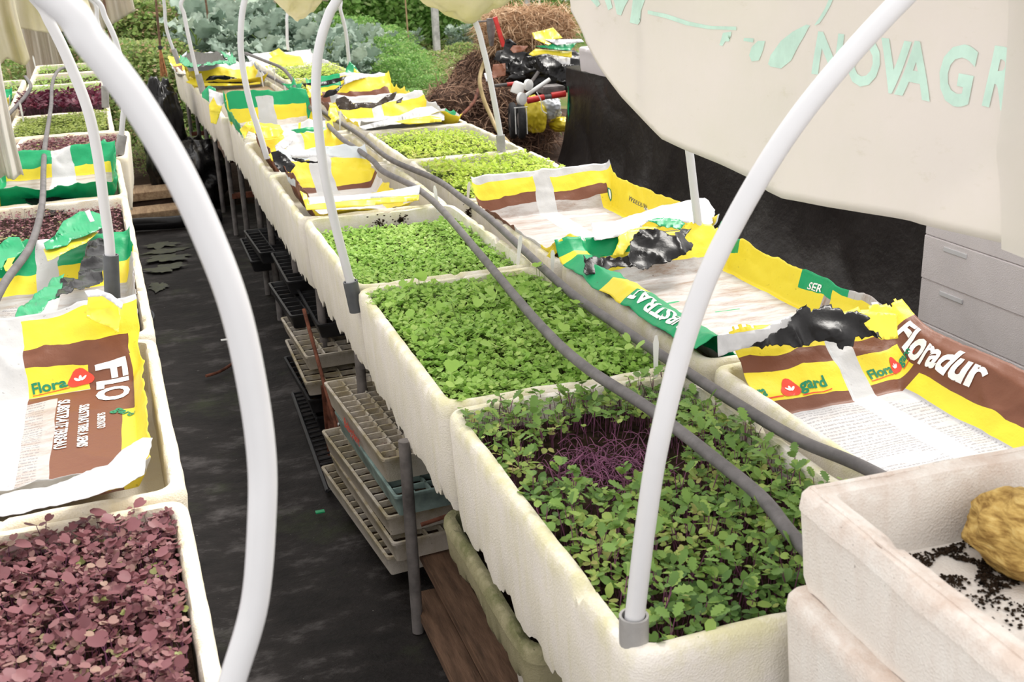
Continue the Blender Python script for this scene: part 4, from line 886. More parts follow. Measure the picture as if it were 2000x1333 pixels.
film_cut('curling_green_edge', GM, [(-10, 484), (18, 463), (39, 463), (49, 484), (30, 507), (12, 510), (6, 528), (-10, 520)], ('Y', 3.9, .35), .030, d2.root, 47, .3, .012)
film_cut('yellow_fold', YM, [(85, 486), (132, 475), (138, 460), (180, 448), (192, 454), (170, 473), (129, 492), (93, 510)], ('Y', 3.84, .4), .016, d2.root, 48, .3, .012)
film_cut('yellow_fold', YM, [(8, 520), (16, 505), (30, 503), (24, 515), (40, 522), (12, 530)], ('Y', 3.7, .3), .012, d2.root, 49, .3, .012)
film_cut('white_label_strip', wm, [(166, 413), (176, 410), (184, 432), (176, 434)], ('Y', 3.86, .35), .012, d2.root, 50, .2, .012)
film_cut('black_crumple', 'black_pl', [(43, 386), (60, 376), (90, 382), (108, 365), (126, 370), (156, 368), (146, 386), (132, 396), (122, 416), (93, 417), (72, 405)], ('Y', 5.05, .5), .04, d4.root, 51, 1.0, .012)
film_cut('green_peak', GM, [(188, 284), (204, 272), (211, 286), (208, 299), (180, 300)], ('Y', 5.95, .3), .025, d4.root, 52, .4, .014)
# outer row bags at the left edge
xs, ys = tray_liner(-1.30, -.78, 8.0, 8.8, .09, .10, .08, .12, .12, .12)
d7 = Bag(xs, ys, .82, .014, 41, .03); W, L = d7.W, d7.L
d7.build('bag with green top, yellow corner and brown middle at the left photo edge', bag_material('bag_left_far', [(-1, 9, .1, .35, BRN), (W-.16, 9, -1, .5, YEL), (-1, 9, .35, .45, YEL), (-1, 9, L-.22, 9, GRN)], dirt=.3), .016)

# ------------------------------------------------------------------ seedlings
GB = [M['leaf_bright'], M['stem_green']]
carpet('green_seedlings', 'dense carpet of fresh green seedlings filling the second left row tray', .590, 1.112, 2.225, 3.135, .785, 4000, .0112, .056, GB, true_leaf=1, tl_scale=1.35, tl_tmpl=HEART)
carpet('green_seedlings', 'dense carpet of green seedlings in the tray with two soil splashes', .590, 1.112, 3.21, 4.06, .765, 3800, .0108, .046, GB, true_leaf=1, tl_scale=1.2, tl_tmpl=HEART)
KB = [M['leaf_kale'], M['stem_purple']]
patch = lambda P: ((P[:, 0]-.80)/.17)**2+((P[:, 1]-1.86)/.15)**2 > .9+.5*np.sin(P[:, 0]*40)*np.sin(P[:, 1]*35)
carpet('kale_seedlings', 'low growth of green and purple kale seedlings covering the nearest left row tray', .590, 1.112, 1.235, 2.15, .785, 1500, .0135, .055, KB, keep=patch, true_leaf=1, tl_scale=1.5, tl_tmpl=OVAL, stem_r=.0011)
def one_seedling(seed, h, size, ntrue, mats, tl, coty=HEART):
    global RN
    RN = np.random.default_rng(seed); P = np.zeros((1, 3)); n = ntrue
    parts = seedling_parts(P, h, size, true_leaf=0, coty=coty, tint=np.array([RN.uniform(.2, .8)]), stem_r=.0013)
    top = np.array([[0, 0, h*.85]])
    for j in range(n):
        y = RN.uniform(0, 2*PI); d = np.array([[math.cos(y), math.sin(y), 0]])*size*.5
        V, F, k = scatter(tl, top+d+np.array([[0, 0, size*.7]]), [size*RN.uniform(1.3, 2.0)], np.array([y]), np.array([RN.uniform(-.9, -.1)]), np.array([RN.normal(0, .3)]))
        parts.append((V, F, np.full(k, RN.uniform(.15, .7)), 0)); V, F, k = stems(top*.7, top+d+np.array([[0, 0, size*.7]]), .0009); parts.append((V, F, np.full(k, .3), 1))
    me = npmesh('seedling', parts)
    for m_ in mats: me.materials.append(m_)
    return me
tm = [one_seedling(100+i, .085, .0135, 3 if i % 2 else 2, KB, SERR) for i in range(9)]
def sow(name, label, cat, group, tms, spots, z, smin=.8, smax=1.15):
    for i, (x, y) in enumerate(spots):
        o = bpy.data.objects.new(name, tms[i % len(tms)]); COL.objects.link(o); o.location = (x, y, z); s = rnd.uniform(smin, smax)
        o.scale = (s, s, s); o.rotation_euler = (rnd.gauss(0, .12), rnd.gauss(0, .12), rnd.uniform(0, 2*PI)); prop(o, label, cat, group)
RN = np.random.default_rng(55)
sp = jgrid(.595, 1.105, 1.24, 2.15, 215); sp = [tuple(p) for p in sp if ((p[0]-.80)/.15)**2+((p[1]-1.86)/.13)**2 > 1]
sow('kale_seedling', 'toothed green kale seedling on a purple stem rising above the nearest left row tray', 'seedling', 'kale seedlings standing in the nearest tray of the middle bench', tm, sp, .785)
RN = np.random.default_rng(6)
# bare bent purple stems lying in the patch
pts = []; b = MB()
for i in range(230):
    x, y = .80+rnd.gauss(0, .065), 1.86+rnd.gauss(0, .055); a = rnd.uniform(0, 2*PI); l = rnd.uniform(.03, .07)
    p = Vector((x, y, .79)); q = p+Vector((math.cos(a)*l, math.sin(a)*l, rnd.uniform(.0, .03))); mid = (p+q)/2+Vector((rnd.gauss(0, .006), rnd.gauss(0, .006), rnd.uniform(.008, .026)))
    b.tube(catmull([p, mid, q], 3), .00085, 5, False)
o = b.build('fallen_stems', M['stem_purple'], None, (.80, 1.86, .79)); prop(o, 'tangle of bare bent purple stems in the gap of the nearest left row tray', 'stems', None, 'stuff')
PB = [M['leaf_purple'], M['stem_purple']]
carpet('purple_seedlings', 'dense purple seedlings filling the tray at the lower left corner', lbx(1.5)-.565, lbx(1.5)-.045, 1.03, 1.94, .795, 3000, .0115, .050, PB, true_leaf=1, tl_scale=1.15, tl_tmpl=HEART)
tp = [one_seedling(200+i, .064, .0140, 1, PB, HEART) for i in range(8)]
RN = np.random.default_rng(57)
sow('purple_seedling', 'purple heart leaved seedling in the lower left corner tray', 'seedling', 'purple seedlings standing in the lower left corner tray', tp, [tuple(p) for p in jgrid(lbx(1.5)-.56, lbx(1.5)-.045, 1.05, 1.94, 240)], .795, .85, 1.15)
RN = np.random.default_rng(8)
tg = [one_seedling(300+i, .070, .0175, 1, GB, HEART) for i in range(6)]
RN = np.random.default_rng(59)
sow('green_seedling', 'larger round leaved green seedling standing out of the second left row tray', 'seedling', 'larger seedlings in the second tray of the middle bench', tg, [tuple(p) for p in jgrid(.60, 1.10, 2.24, 3.1, 60)], .79, .8, 1.3)
RN = np.random.default_rng(9)
LM = [M['leaf_lime'], M['stem_green']]
carpet('lime_seedlings', 'lime green seedlings of the tray in front of the black sheet', 1.245, 1.775, 4.21, 5.05, .785, 1900, .0125, .066, LM, true_leaf=1, tl_scale=1.5, tl_tmpl=OVAL)
carpet('lime_seedlings', 'sparser yellow green seedlings of the tray with the bare right wall', 1.245, 1.72, 5.21, 6.0, .785, 1500, .0115, .062, LM, true_leaf=1, tl_scale=1.3, tl_tmpl=OVAL)
carpet('lime_seedlings', 'lime seedlings of the nearer far bright tray', 1.21, 1.74, 8.15, 8.98, .79, 900, .015, .075, LM)
carpet('lime_seedlings', 'lime seedlings of the farther far bright tray', 1.19, 1.72, 9.14, 9.98, .79, 900, .015, .085, LM)
def lc(name, label, i0, i1, n, size, h, mats, off=-.30, hw=.262, **kw):
    yc = (i0+i1)/2; return carpet(name, label, lbx(yc)+off-hw, lbx(yc)+off+hw, i0+.04, i1-.04, .80, n, size, h, mats, **kw)
lc('purple_seedlings', 'sparse small purple seedlings between the two green bags', 3.98, 4.93, 1000, .010, .035, PB)
lc('purple_seedlings', 'dense dark purple seedlings of the jutting tray', 5.98, 6.93, 2000, .013, .045, [M['leaf_purple'], M['stem_purple']], off=-.26)
lc('olive_seedlings', 'olive green seedling carpet on the left bench', 7.0, 7.95, 1700, .014, .055, [M['leaf_olive'], M['stem_green']])
lc('wine_seedlings', 'tall wine red seedlings on the left bench', 8.0, 8.93, 420, .026, .09, [M['leaf_wine'], M['stem_purple']], true_leaf=2, tl_scale=1.5, tl_tmpl=OVAL)
lc('thin_seedlings', 'thin green seedlings behind the wine red ones', 9.0, 9.93, 600, .014, .045, GB)
lc('thin_seedlings', 'faint green seedlings under the far cream tray wall', 10.0, 10.9, 350, .014, .035, GB)
lc('thin_seedlings', 'faint green seedlings of the farthest left bench tray', 10.98, 11.9, 350, .014, .05, GB)
lc('green_seedlings', 'fresh green seedlings at the left edge beside the olive tray', 6.6, 7.5, 600, .015, .055, GB, off=-.93)
lc('green_seedlings', 'green seedlings of the outer row left edge, beyond the yellow bag', 8.7, 9.6, 500, .015, .045, GB, off=-.93)
lc('green_seedlings', 'low green seedlings of the farthest outer row tray', 9.7, 10.6, 400, .015, .04, GB, off=-.93)
# soil splashes on the back wall of tray 2
for i, (x, y) in enumerate([(722, 424), (764, 420), (900, 412)]):
    c0 = on(x, y, .805); c0.y = 4.098; b = MB()
    for q in range(70):
        a = rnd.uniform(0, 2*PI); rr = abs(rnd.gauss(0, .018)); s = rnd.uniform(.002, .006); p = Vector((c0.x+rr*math.cos(a), c0.y-.003, .815+rr*math.sin(a)*.9))
        b.lathe(p, [(s*.6, -s*.4), (s, 0), (s*.6, s*.4)], 5)
    o = b.build('soil_splash', M['soil'], None, (c0.x, c0.y, .815)); prop(o, ['left dark soil splash on the back wall of the green tray', 'middle dark soil splash on the back wall of the green tray', 'right dark soil splash by the hose in the green tray'][i], 'soil', None, 'stuff')

# ------------------------------------------------------------------ near right stack of boxes
def open_box(label, xc, yc, zt, wx, ly, h, rz, seed, mat='styro_clean', lipped=True):
    t = empty('foam_box', (xc, yc, zt), label, 'box', None, rz)
    V, F = tray_mesh(wx, ly, h, wall=.042, depth=.109, seed=seed, n=300, ragged=.002, r=.022); me = mesh(V, F); o = link('box_body', me, M[mat]); o.parent = t; o.data.set_sharp_from_angle(angle=math.radians(50))
    if lipped:
        b = MB(); P = [(-wx/2+.018, -ly/2+.02), (-wx/2+.018, ly/2-.018), (wx/2-.02, ly/2-.018)]
        b.tube([Vector((x, y, .000)) for x, y in P], .0045, 8); o = b.build('rim_groove', M[mat]); o.parent = t
    return t
bt_ = open_box('soiled white foam box with open top and potting soil inside, nearest corner on the right', 1.095, .78, 1.088, .64, .78, .155, -.03, 301)
open_box('lower white foam box beneath the soiled open one at the right corner', 1.09, .775, .934, .652, .79, .20, -.022, 307, lipped=False)
open_box('bottom white foam box of the near right stack', 1.10, .73, .72, .66, .80, .22, .0, 311, lipped=False)
b = MB()
b.box((1.1, .72, .25), (.7, .8, .5)); o = b.build('support_crate', M['wood'], None, (1.1, .72, 0), smooth=False); prop(o, 'timber crate carrying the near right stack of foam boxes', 'crate')
# crumbs of soil in the box: countless
Vn = []; P = []
cc = on(1915, 1100, .985)
for i in range(5200):
    x, y = rnd.gauss(cc.x, .085), rnd.gauss(cc.y, .055)
    if rnd.random() < .25: x, y = rnd.uniform(.86, 1.35), rnd.uniform(.5, 1.1)
    if not (.83 < x < 1.36 and .44 < y < 1.115): continue
    if nz(x*22, y*22, 3) < -.12: continue
    P.append((x, y, .980+rnd.random()*.003))
P = np.array(P); oct_ = (np.array([(1, 0, 0), (0, 1, 0), (-1, 0, 0), (0, -1, 0), (0, 0, .7), (0, 0, -.7)], float), [(0, 1, 4), (1, 2, 4), (2, 3, 4), (3, 0, 4), (1, 0, 5), (2, 1, 5), (3, 2, 5), (0, 3, 5)])
V, F, kk = scatter(oct_, P, RN.uniform(.0012, .0036, len(P)), RN.uniform(0, 6, len(P)), RN.uniform(-.5, .5, len(P)))
o = link('soil_crumbs', npmesh('crumbs', [(V, F, np.zeros(len(V)), 0)]), M['soil'], None, (1.15, .9, .98)); prop(o, 'scattered black potting soil crumbs on the floor of the near foam box', 'soil', None, 'stuff')
# ochre fibrous lump (coir / root ball) at the right edge
k = NT('ochre_fibre'); o = k.geo(); mp = k.n('ShaderNodeMapping'); mp.inputs['Scale'].default_value = (40, 40, 160); mp.inputs['Rotation'].default_value = (.4, .3, 0); k.l(o, mp.inputs[0])
k.base(k.ramp(k.noise(1, 5, .6, mp.outputs[0]), [(.35, (.22, .12, .03)), (.55, (.50, .33, .10)), (.75, (.66, .50, .20))]), .8, .2); k.bump(k.noise(1.6, 4, .6, mp.outputs[0]), .004)
c0 = on(2010, 1045, 1.035); V = []; n1, n2 = 40, 30
for j in range(n2+1):
    for i in range(n1):
        th, ph = 2*PI*i/n1, PI*j/n2; d = Vector((math.sin(ph)*math.cos(th), math.sin(ph)*math.sin(th), math.cos(ph)))
        V.append(c0+Vector((d.x*.070, d.y*.085, d.z*.055))*(1+.18*noise.noise(d*2.3)+.05*noise.noise(d*8)))
o = link('fibre_lump', mesh(V, [(j*n1+i, j*n1+(i+1) % n1, (j+1)*n1+(i+1) % n1, (j+1)*n1+i) for j in range(n2) for i in range(n1)]), k.m, None, c0); prop(o, 'ochre fibrous lump in the near foam box at the right edge of the photo', 'root lump')

# ------------------------------------------------------------------ big printed fleece cover
EDGE = [(.85, 1.27), (1.30, 1.262), (1.54, 1.268), (1.81, 1.250), (2.10, 1.218), (2.30, 1.198), (2.48, 1.214), (2.72, 1.224), (2.98, 1.242), (3.25, 1.335), (3.55, 1.478), (3.64, 1.545), (3.71, 1.612), (3.80, 1.72), (3.92, 1.84)]
def ez(y):
    for (a, za), (b_, zb) in zip(EDGE, EDGE[1:]):
        if y <= b_: t = (y-a)/(b_-a); return za+(zb-za)*t
    return EDGE[-1][1]
def cover(y, t, back=0):
    "t: 0 at the hem, 1 where the cloth folds over the pipes"
    z0 = ez(y); z1 = 1.90
    z = z0+(z1-z0)*min(t, 1)
    f = max(0, (z-1.70)/.2)
    x = 1.48 - .02*(1.9-z) + .018*math.sin(y*3.1+z*5) + .020*nz(y*1.6, z*2.2, 3)+.010*nz(y*4, z*6-y*2, 8) - f*f*.06
    fold = (1-abs(nz(y*1.3+z*1.5, z*.8-y*.5, 17)))**6*.02
    if t > 1: x -= (t-1)*.30; z += .03*math.sin((t-1)*2.2)
    return Vector((x-fold+back, y, z))
ny, nt = 150, 60; V = [cover(.85+(3.92-.85)*i/ny, 1.9*j/nt) for j in range(nt+1) for i in range(ny+1)]
F = [(j*(ny+1)+i, j*(ny+1)+i+1, (j+1)*(ny+1)+i+1, (j+1)*(ny+1)+i) for j in range(nt) for i in range(ny)]
cv = empty('cover_sheet', (1.48, 2.4, 1.2), 'large off white fleece cover with pale mint lettering hanging over the middle bench', 'cover')
o = cloth = link('fleece_cloth', mesh(V, F), M['fleece'], cv); o.modifiers.new('thickness', 'SOLIDIFY').thickness = .001
def on_cover(x, y):   # from a spot in the picture to the cloth
    p = at(x, y, 2.0); d = p-Vector((0, 0, CAMZ)); xx = 1.47
    for _ in range(12):
        q = Vector((0, 0, CAMZ))+d*(xx/d.x); z0 = ez(q.y); xx = .5*xx+.5*cover(q.y, max(0, (q.z-z0)/(1.90-z0)), -.0035).x
    return q.y, q.z
def cover_text(txt, Yc, Zc, size, rot=0, bold=.03, sx=1.0, name='printed_lettering'):
    V, F = text_mesh(txt, size, bold, sx, rot, .02); W = []
    for x, y in V:
        yy, zz = Yc-x, Zc+y; z0 = ez(yy); W.append(cover(yy, max(0, (zz-z0)/(1.90-z0)), -.0035))
    return link(name, mesh(W, F), M['print_mint'], cloth)
def cover_poly(px_, name='printed_emblem'):
    pts = [on_cover(*p) for p in px_]; V, F = cut_poly(pts, .02); W = []
    for yy, zz in V: z0 = ez(yy); W.append(cover(yy, max(0, (zz-z0)/(1.90-z0)), -.0035))
    return link(name, mesh(W, F), M['print_mint'], cloth)
def letter_at(ch, x, y, hpx, sx=1.0, rot=0):
    ya, za = on_cover(x, y); yb, zb = on_cover(x, y-hpx); return cover_text(ch, ya, za, (zb-za)/.70, rot, .035, sx)
for ch, x, y, h, sx in [('N', 1582, 140, 78, 1.0), ('O', 1650, 158, 86, 1.0), ('V', 1712, 172, 97, 1.0), ('A', 1752, 180, 102, 1.0), ('G', 1828, 192, 108, 1.0), ('R', 1915, 200, 112, .95)]:
    letter_at(ch, x, y, h, sx, -.02)
cover_poly([(1500, 125), (1505, 108), (1525, 80), (1548, 62), (1575, 48), (1582, 50), (1572, 68), (1560, 88), (1545, 118), (1525, 134), (1505, 130)])
cover_poly([(1590, 50), (1600, 35), (1612, 15), (1620, -5), (1628, -5), (1622, 10), (1612, 28), (1600, 46)])
cover_poly([(1463, 108), (1468, 92), (1480, 80), (1494, 80), (1490, 98), (1482, 118), (1468, 120)])
cover_poly([(1453, 74), (1472, 75), (1471, 83), (1452, 80)])
cover_poly([(1405, 88), (1412, 64), (1428, 62), (1428, 68), (1418, 70), (1418, 75), (1425, 77), (1424, 81), (1416, 81), (1411, 90)])
cover_poly([(1265, 20), (1300, 27), (1345, 42), (1390, 51), (1438, 52), (1438, 59), (1385, 57), (1340, 49), (1298, 35), (1265, 27)])
cover_poly([(1198, -2), (1228, -2), (1220, 12), (1213, 30), (1205, 28)]); cover_poly([(1236, -2), (1260, -2), (1252, 20), (1240, 38), (1250, 42), (1246, 48), (1230, 44), (1232, 30)])
cover_poly([(1150, -4), (1166, -4), (1172, 8), (1166, 14)]); cover_poly([(1180, -2), (1192, -2), (1196, 15), (1188, 20)])
cover_poly([(1982, 218), (2010, 222), (2010, 232), (1984, 230)])
# second layer hanging nearest the camera edge at the far right
V = [cover(.85+(1.675-.85)*i/30 - .16*(1-j/30)*(i/30), 1.02*j/30, -.03) for j in range(31) for i in range(31)]
o = link('cover_overlap', mesh(V, [(j*31+i, j*31+i+1, (j+1)*31+i+1, (j+1)*31+i) for j in range(30) for i in range(30)]), M['fleece'], cv)
# rolled and sagging yellowed fleece over the far hoops
def sag(label, cx, cy, zt, wx, wy, drop, seed, mat='fleece_old', name='sagging_cover', ex=1.7):
    n = 44; V = []
    for j in range(n+1):
        for i in range(n+1):
            u, v = i/n*2-1, j/n*2-1; d = drop*max(0, (1-abs(u)**ex))*max(0, (1-abs(v)**2))
            V.append(Vector((cx+u*wx, cy+v*wy, zt-d+.03*nz(u*3, v*2, seed)+.016*nz(u*9+v*4, v*5, seed)+.02*(1-abs(nz(u*2.5+v, v*2, seed+5)))**5)))
    o = link(name, mesh(V, [(j*(n+1)+i, j*(n+1)+i+1, (j+1)*(n+1)+i+1, (j+1)*(n+1)+i) for j in range(n) for i in range(n)]), M[mat], None, (cx, cy, zt))
    o.modifiers.new('thickness', 'SOLIDIFY').thickness = .0015; return prop(o, label, 'cover')
sag('yellowed fleece pouch sagging at the top above the grey collared hoop', 1.56, 5.2, 1.70, .34, .35, .235, 3)
sag('yellowed fleece pouch sagging between hoops, centre top of the photo', 1.02, 6.9, 1.66, .20, .5, .24, 6)
sag('pale folded fleece beside the centre pouch', 1.16, 8.4, 1.62, .34, .4, .16, 9)
# left hanging fleece
def hang(label, ctr, wdt, z0f, z1, seed, mat, amp=.05, yaw=0, name='hanging_cover'):
    n, m_ = 60, 40; V = []
    for j in range(m_+1):
        for i in range(n+1):
            u = i/n*2-1; z0 = z0f(u); z = z0+(z1-z0)*j/m_; pinch = 1-.12*math.sin(PI*j/m_)
            x = u*wdt/2*pinch; y = amp*math.sin(u*9+seed)+amp*.7*nz(u*5, z*2, seed)+amp*.4*math.sin(u*21+z*3)
            V.append(Vector(ctr)+Vector((x*math.cos(yaw)-y*math.sin(yaw), x*math.sin(yaw)+y*math.cos(yaw), z)))
    o = link(name, mesh(V, [(j*(n+1)+i, j*(n+1)+i+1, (j+1)*(n+1)+i+1, (j+1)*(n+1)+i) for j in range(m_) for i in range(n)]), M[mat], None, ctr)
    o.modifiers.new('thickness', 'SOLIDIFY').thickness = .0015; return prop(o, label, 'cover')
c_ = at(18, 90, 7.0); hang('yellowed fleece hanging in a ragged flap at the top left corner', (c_.x-.15, 7.0, 0), .50, lambda u: 1.30+.08*nz(u*3, 2)-.05*(1-abs(u-.3)), 1.95, 1, 'fleece_old')
c_ = at(60, 30, 8.6); hang('yellowed fleece bunch over the second far hoop at the top left', (c_.x+.10, 8.6, 0), .62, lambda u: 1.33+.10*u*u-.02*u, 1.9, 4, 'fleece_old')
c_ = at(78, 60, 12.6); hang('pale bundle of fleece hanging behind the left bench end', (c_.x, 12.6, 0), .40, lambda u: .45+.1*abs(u), 1.75, 7, 'fleece_stripe')
c_ = at(-5, 200, 5.6); hang('white fleece strip at the extreme left edge', (c_.x-.06, 5.6, 0), .22, lambda u: .86, 1.75, 12, 'fleece')
c_ = at(470, 10, 19); hang('beige fleece curtain hanging behind the blue green kale', (c_.x-.3, 19, 0), 3.4, lambda u: 1.02+.05*nz(u*4, 1), 3.2, 15, 'fleece_stripe', .07)
c_ = at(218, 0, 13); hang('narrow beige curtain beside the far left hoops', (c_.x-.05, 13.2, 0), .55, lambda u: 1.12+.14*u, 2.4, 21, 'fleece_stripe', .05)

# ------------------------------------------------------------------ right: black sheet over a long bench, foam slab, white stack
V = []; ny, nz_ = 150, 40
for j in range(nz_+1):
    for i in range(ny+1):
        y = 3.2+(8.9-3.2)*i/ny; t = j/nz_; z = .80*t+.018
        foot = (1-t)**4; x = 3.50-.02*t+.03*nz(y*1.1, t*1.3, 2)+.014*nz(y*5, t*2, 4)-foot*(.10+.07*nz(y*1.7, 3))
        x += .02*(1-abs(nz(y*1.7, t*.8, 11)))**6
        V.append(Vector((x, y+.02*nz(t*3, y), z+foot*.025*abs(nz(y*6, 7)))))
for i in range(ny+1):
    y = 3.2+(8.9-3.2)*i/ny; V.append(Vector((4.6, y, .82)))
F = [(j*(ny+1)+i, j*(ny+1)+i+1, (j+1)*(ny+1)+i+1, (j+1)*(ny+1)+i) for j in range(nz_+1) for i in range(ny)]
o = link('black_plastic_sheet', mesh(V, F), M['black_sheet'], None, (3.5, 6, 0)); prop(o, 'black plastic sheet hanging to the ground over a long bench on the right', 'plastic sheet')
b = MB()
for y in (3.5, 6, 8.7):
    for x in (3.75, 4.4): b.box((x, y, .395), (.06, .06, .79))
b.box((4.05, 6.0, .795), (.95, 5.5, .03)); o = b.build('long_bench', M['wood'], None, (4.05, 6, 0), smooth=False); prop(o, 'long bench hidden under the black plastic sheet', 'bench')
tray('white foam slab box lying on the black covered bench', 3.85, 7.75, w=.85, l=1.45, h=.185, z=1.01, mat='styro_grey', seed=401, n=140, soil=None, ragged=.002, name='foam_box', cat='box', depth=.06)
for i in range(5):
    z1 = .13+.178*i+.175
    lab = ['lowest visible box of the clean white foam stack on the right', 'second box from the bottom of the clean white foam stack', 'middle box of the clean white foam stack on the right', 'fourth box from the bottom of the clean white foam stack', 'top box of the clean white foam stack, under the fleece hem'][i]
    t = empty('foam_box', (3.20+.003*(i % 2), 2.97, z1-.176), lab, 'box')
    b = MB(); b.box((3.20+.003*(i % 2), 2.97, z1-.088), (.60, 1.15, .1765), bev=.0035); bb_ = b.build('box_body', M['styro_grey'], t)
    for y in (3.36, 2.62):
        b = MB(); b.box((2.8990, y, z1-.03), (.006, .13, .018), bev=.0015); o = b.build('hand_slot', M['pvc'], bb_)
b = MB(); 
for x in (2.95, 3.2, 3.45): b.box((x, 2.97, .06), (.09, 1.2, .10))
o = b.build('stack_base', M['wood'], None, (3.2, 2.97, 0), smooth=False); prop(o, 'timber battens under the clean white foam stack', 'battens')

# ------------------------------------------------------------------ things under the middle bench
def cell_tray(label, x, y, z, w, l, h, nx, ny, mat, rz=0, soil='soil', name='seed_tray', taper=.012, cat='seed tray', deep=None):
    "x, y: near left corner; z: top; the tray runs along +y"
    t = empty(name, (x, y, z), label, cat, None, rz)
    b = MB(); R = .012; rings = []
    for ins, zz in ((taper+.012, -h), (taper, -h+.006), (0, -.012), (-.003, -.008), (-.003, 0), (.006, 0), (.010, -.010), (.012, -h*.7)):
        rings.append([Vector((px_+w/2, py_+l/2, zz)) for px_, py_ in round_rect(w-2*ins, l-2*ins, max(.006, R-ins*.3), 60)])
    m = len(rings[0]); V = [v for r in rings for v in r]; F = [(i*m+q, i*m+(q+1) % m, (i+1)*m+(q+1) % m, (i+1)*m+q) for i in range(len(rings)-1) for q in range(m)]
    F += [tuple(range(m))[::-1], tuple((len(rings)-1)*m+q for q in range(m))]
    o = link('tray_shell', mesh(V, F), M[mat]); o.parent = t; o.data.set_sharp_from_angle(angle=math.radians(40))
    if nx:
        g = MB(); iw, il = w-.02, l-.02
        for i in range(1, nx): g.box((.01+iw*i/nx, l/2, -.016), (.006, il, .026))
        for j in range(1, ny): g.box((w/2, .01+il*j/ny, -.016), (iw, .006, .026))
        o = link('cell_grid', mesh(g.V, g.F), M[mat], smooth=False); o.parent = t
        P = [Vector((.012+(w-.024)*i/16, .012+(l-.024)*j/24, -.020+.006*nz(i*1.3, j*1.3, x*9))) for j in range(25) for i in range(17)]
        o = link('soil', mesh(P, [(j*17+i, j*17+i+1, (j+1)*17+i+1, (j+1)*17+i) for j in range(24) for i in range(16)]), M[soil]); o.parent = t
    return t
dirtm = simple('dry_soil_dust', (.28, .22, .18), .95, .1, .5, 60, .004); M['dust'] = dirtm
RZ = -.0
bt1 = cell_tray('cream cell tray with small red lettering, topmost of the stack behind the grey bench leg', .53, 2.80, .455, .30, .66, .085, 6, 14, 'cream_pl', .075, 'dust')
V_, F_ = text_mesh('Babyplant', .045, .02, 1.0, 0, .05)
me = mesh([(-.0025, .62-(.20+x), -.062+y) for x, y in V_], F_); o = link('printed_lettering', me, M['print_red'], smooth=False); o.parent = bt1
for i, (lab, dx, dy, z, mt, rz) in enumerate([('faded teal cell tray, second from the top of the stack behind the grey leg', .015, -.06, .365, 'teal_pl', .065), ('dirty cream cell tray, third from the top of the stack', -.005, -.02, .285, 'cream_pl', .10),
        ('dirty cream cell tray with earth stains, fourth from the top of the stack', .0, -.05, .215, 'cream_pl', .085), ('rust stained cream cell tray at the bottom of the stack', -.01, .0, .145, 'cream_pl', .11)]):
    cell_tray(lab, .53+dx, 2.80+dy, z, .31, .68, .075, 6, 14, mt, rz, 'soil')
cell_tray('teal plastic tray leaning behind the stack beneath the near bench trays', .66, 2.30, .50, .3, .55, .09, 0, 0, 'teal_pl', .02)
for i, (lab, x, y, z, mt) in enumerate([('upper black cell tray wedged under the bench beside the third leg', .52, 4.55, .50, 'black_tray'), ('second black cell tray under the bench beside the third leg', .49, 4.30, .43, 'black_tray'), ('black tray standing on the pale tray under the bench', .56, 4.05, .46, 'black_tray'),
        ('pale grey tray with ribbed edge under the bench, upper of two', .49, 3.95, .375, 'cream_pl'), ('pale grey tray with ribbed edge under the bench, lower of two', .47, 3.88, .30, 'cream_pl'), ('black cell tray below the two pale trays', .48, 3.90, .22, 'black_tray'), ('black crate like tray near the floor below the pale trays', .50, 3.92, .14, 'black_tray'),
        ('far black tray on the shelf under the bench', .50, 5.4, .42, 'black_tray'), ('far lower black tray on the shelf under the bench', .47, 5.6, .33, 'black_tray')]):
    cell_tray(lab, x, y, z, .34, .52, .065, 5, 8, mt, .04 if i % 2 else .0, 'soil')
# crate with buckets
t = empty('crate', (.52, 3.55, 0), 'dark rust brown open crate holding two buckets under the bench', 'crate')
for z in (.04, .12, .20):
    b = MB(); b.box((.54, 3.66, z), (.012, .42, .05)); b.box((.84, 3.66, z), (.012, .42, .05)); b.box((.69, 3.45, z), (.3, .012, .05)); b.box((.69, 3.87, z), (.3, .012, .05)); b.build('slat_ring', M['rust'], t, smooth=False)
for x in (.535, .84):
    for y in (3.45, 3.87): b = MB(); b.box((x, y, .14), (.022, .022, .28)); b.build('post', M['rust'], t, smooth=False)
def bucket(label, x, y, z, r, h, m, rm):
    t = empty('bucket', (x, y, z), label, 'bucket'); b = MB(); n = 28
    pr = [(r*.8, 0), (r*.82, .004), (r, h-.02), (r, h), (r-.005, h), (r-.006, h-.02), (r*.8-.005, .01)]
    V = [Vector((x+a*math.cos(2*PI*k/n), y+a*math.sin(2*PI*k/n), z+c)) for a, c in pr for k in range(n)]
    b.add(V, [(i*n+k, i*n+(k+1) % n, (i+1)*n+(k+1) % n, (i+1)*n+k) for i in range(len(pr)-1) for k in range(n)]+[tuple((len(pr)-1)*n+k for k in range(n)), tuple(range(n))[::-1]]); bb_ = b.build('bucket_body', M[m], t)
    b = MB(); b.tube([Vector((x+(r+.003)*math.cos(2*PI*k/n), y+(r+.003)*math.sin(2*PI*k/n), z+h-.006)) for k in range(n+1)], .005, 8, False); b.build('rim', M[rm], bb_)
bucket('grey bucket with blue rim in the rust brown crate under the bench', .63, 3.74, .13, .085, .17, 'grey_bucket', 'blue_rim')
bucket('ribbed light grey bucket in front of the blue rimmed one', .60, 3.58, .06, .075, .17, 'white_pl', 'grey_bucket')
b = MB(); b.tube([(.535, 3.25, .0), (.50, 3.95, .56)], .007, 8); o = b.build('rod', M['rust'], None, (.53, 3.3, 0)); prop(o, 'long rusty rod leaning under the bench across the pale trays', 'rod')
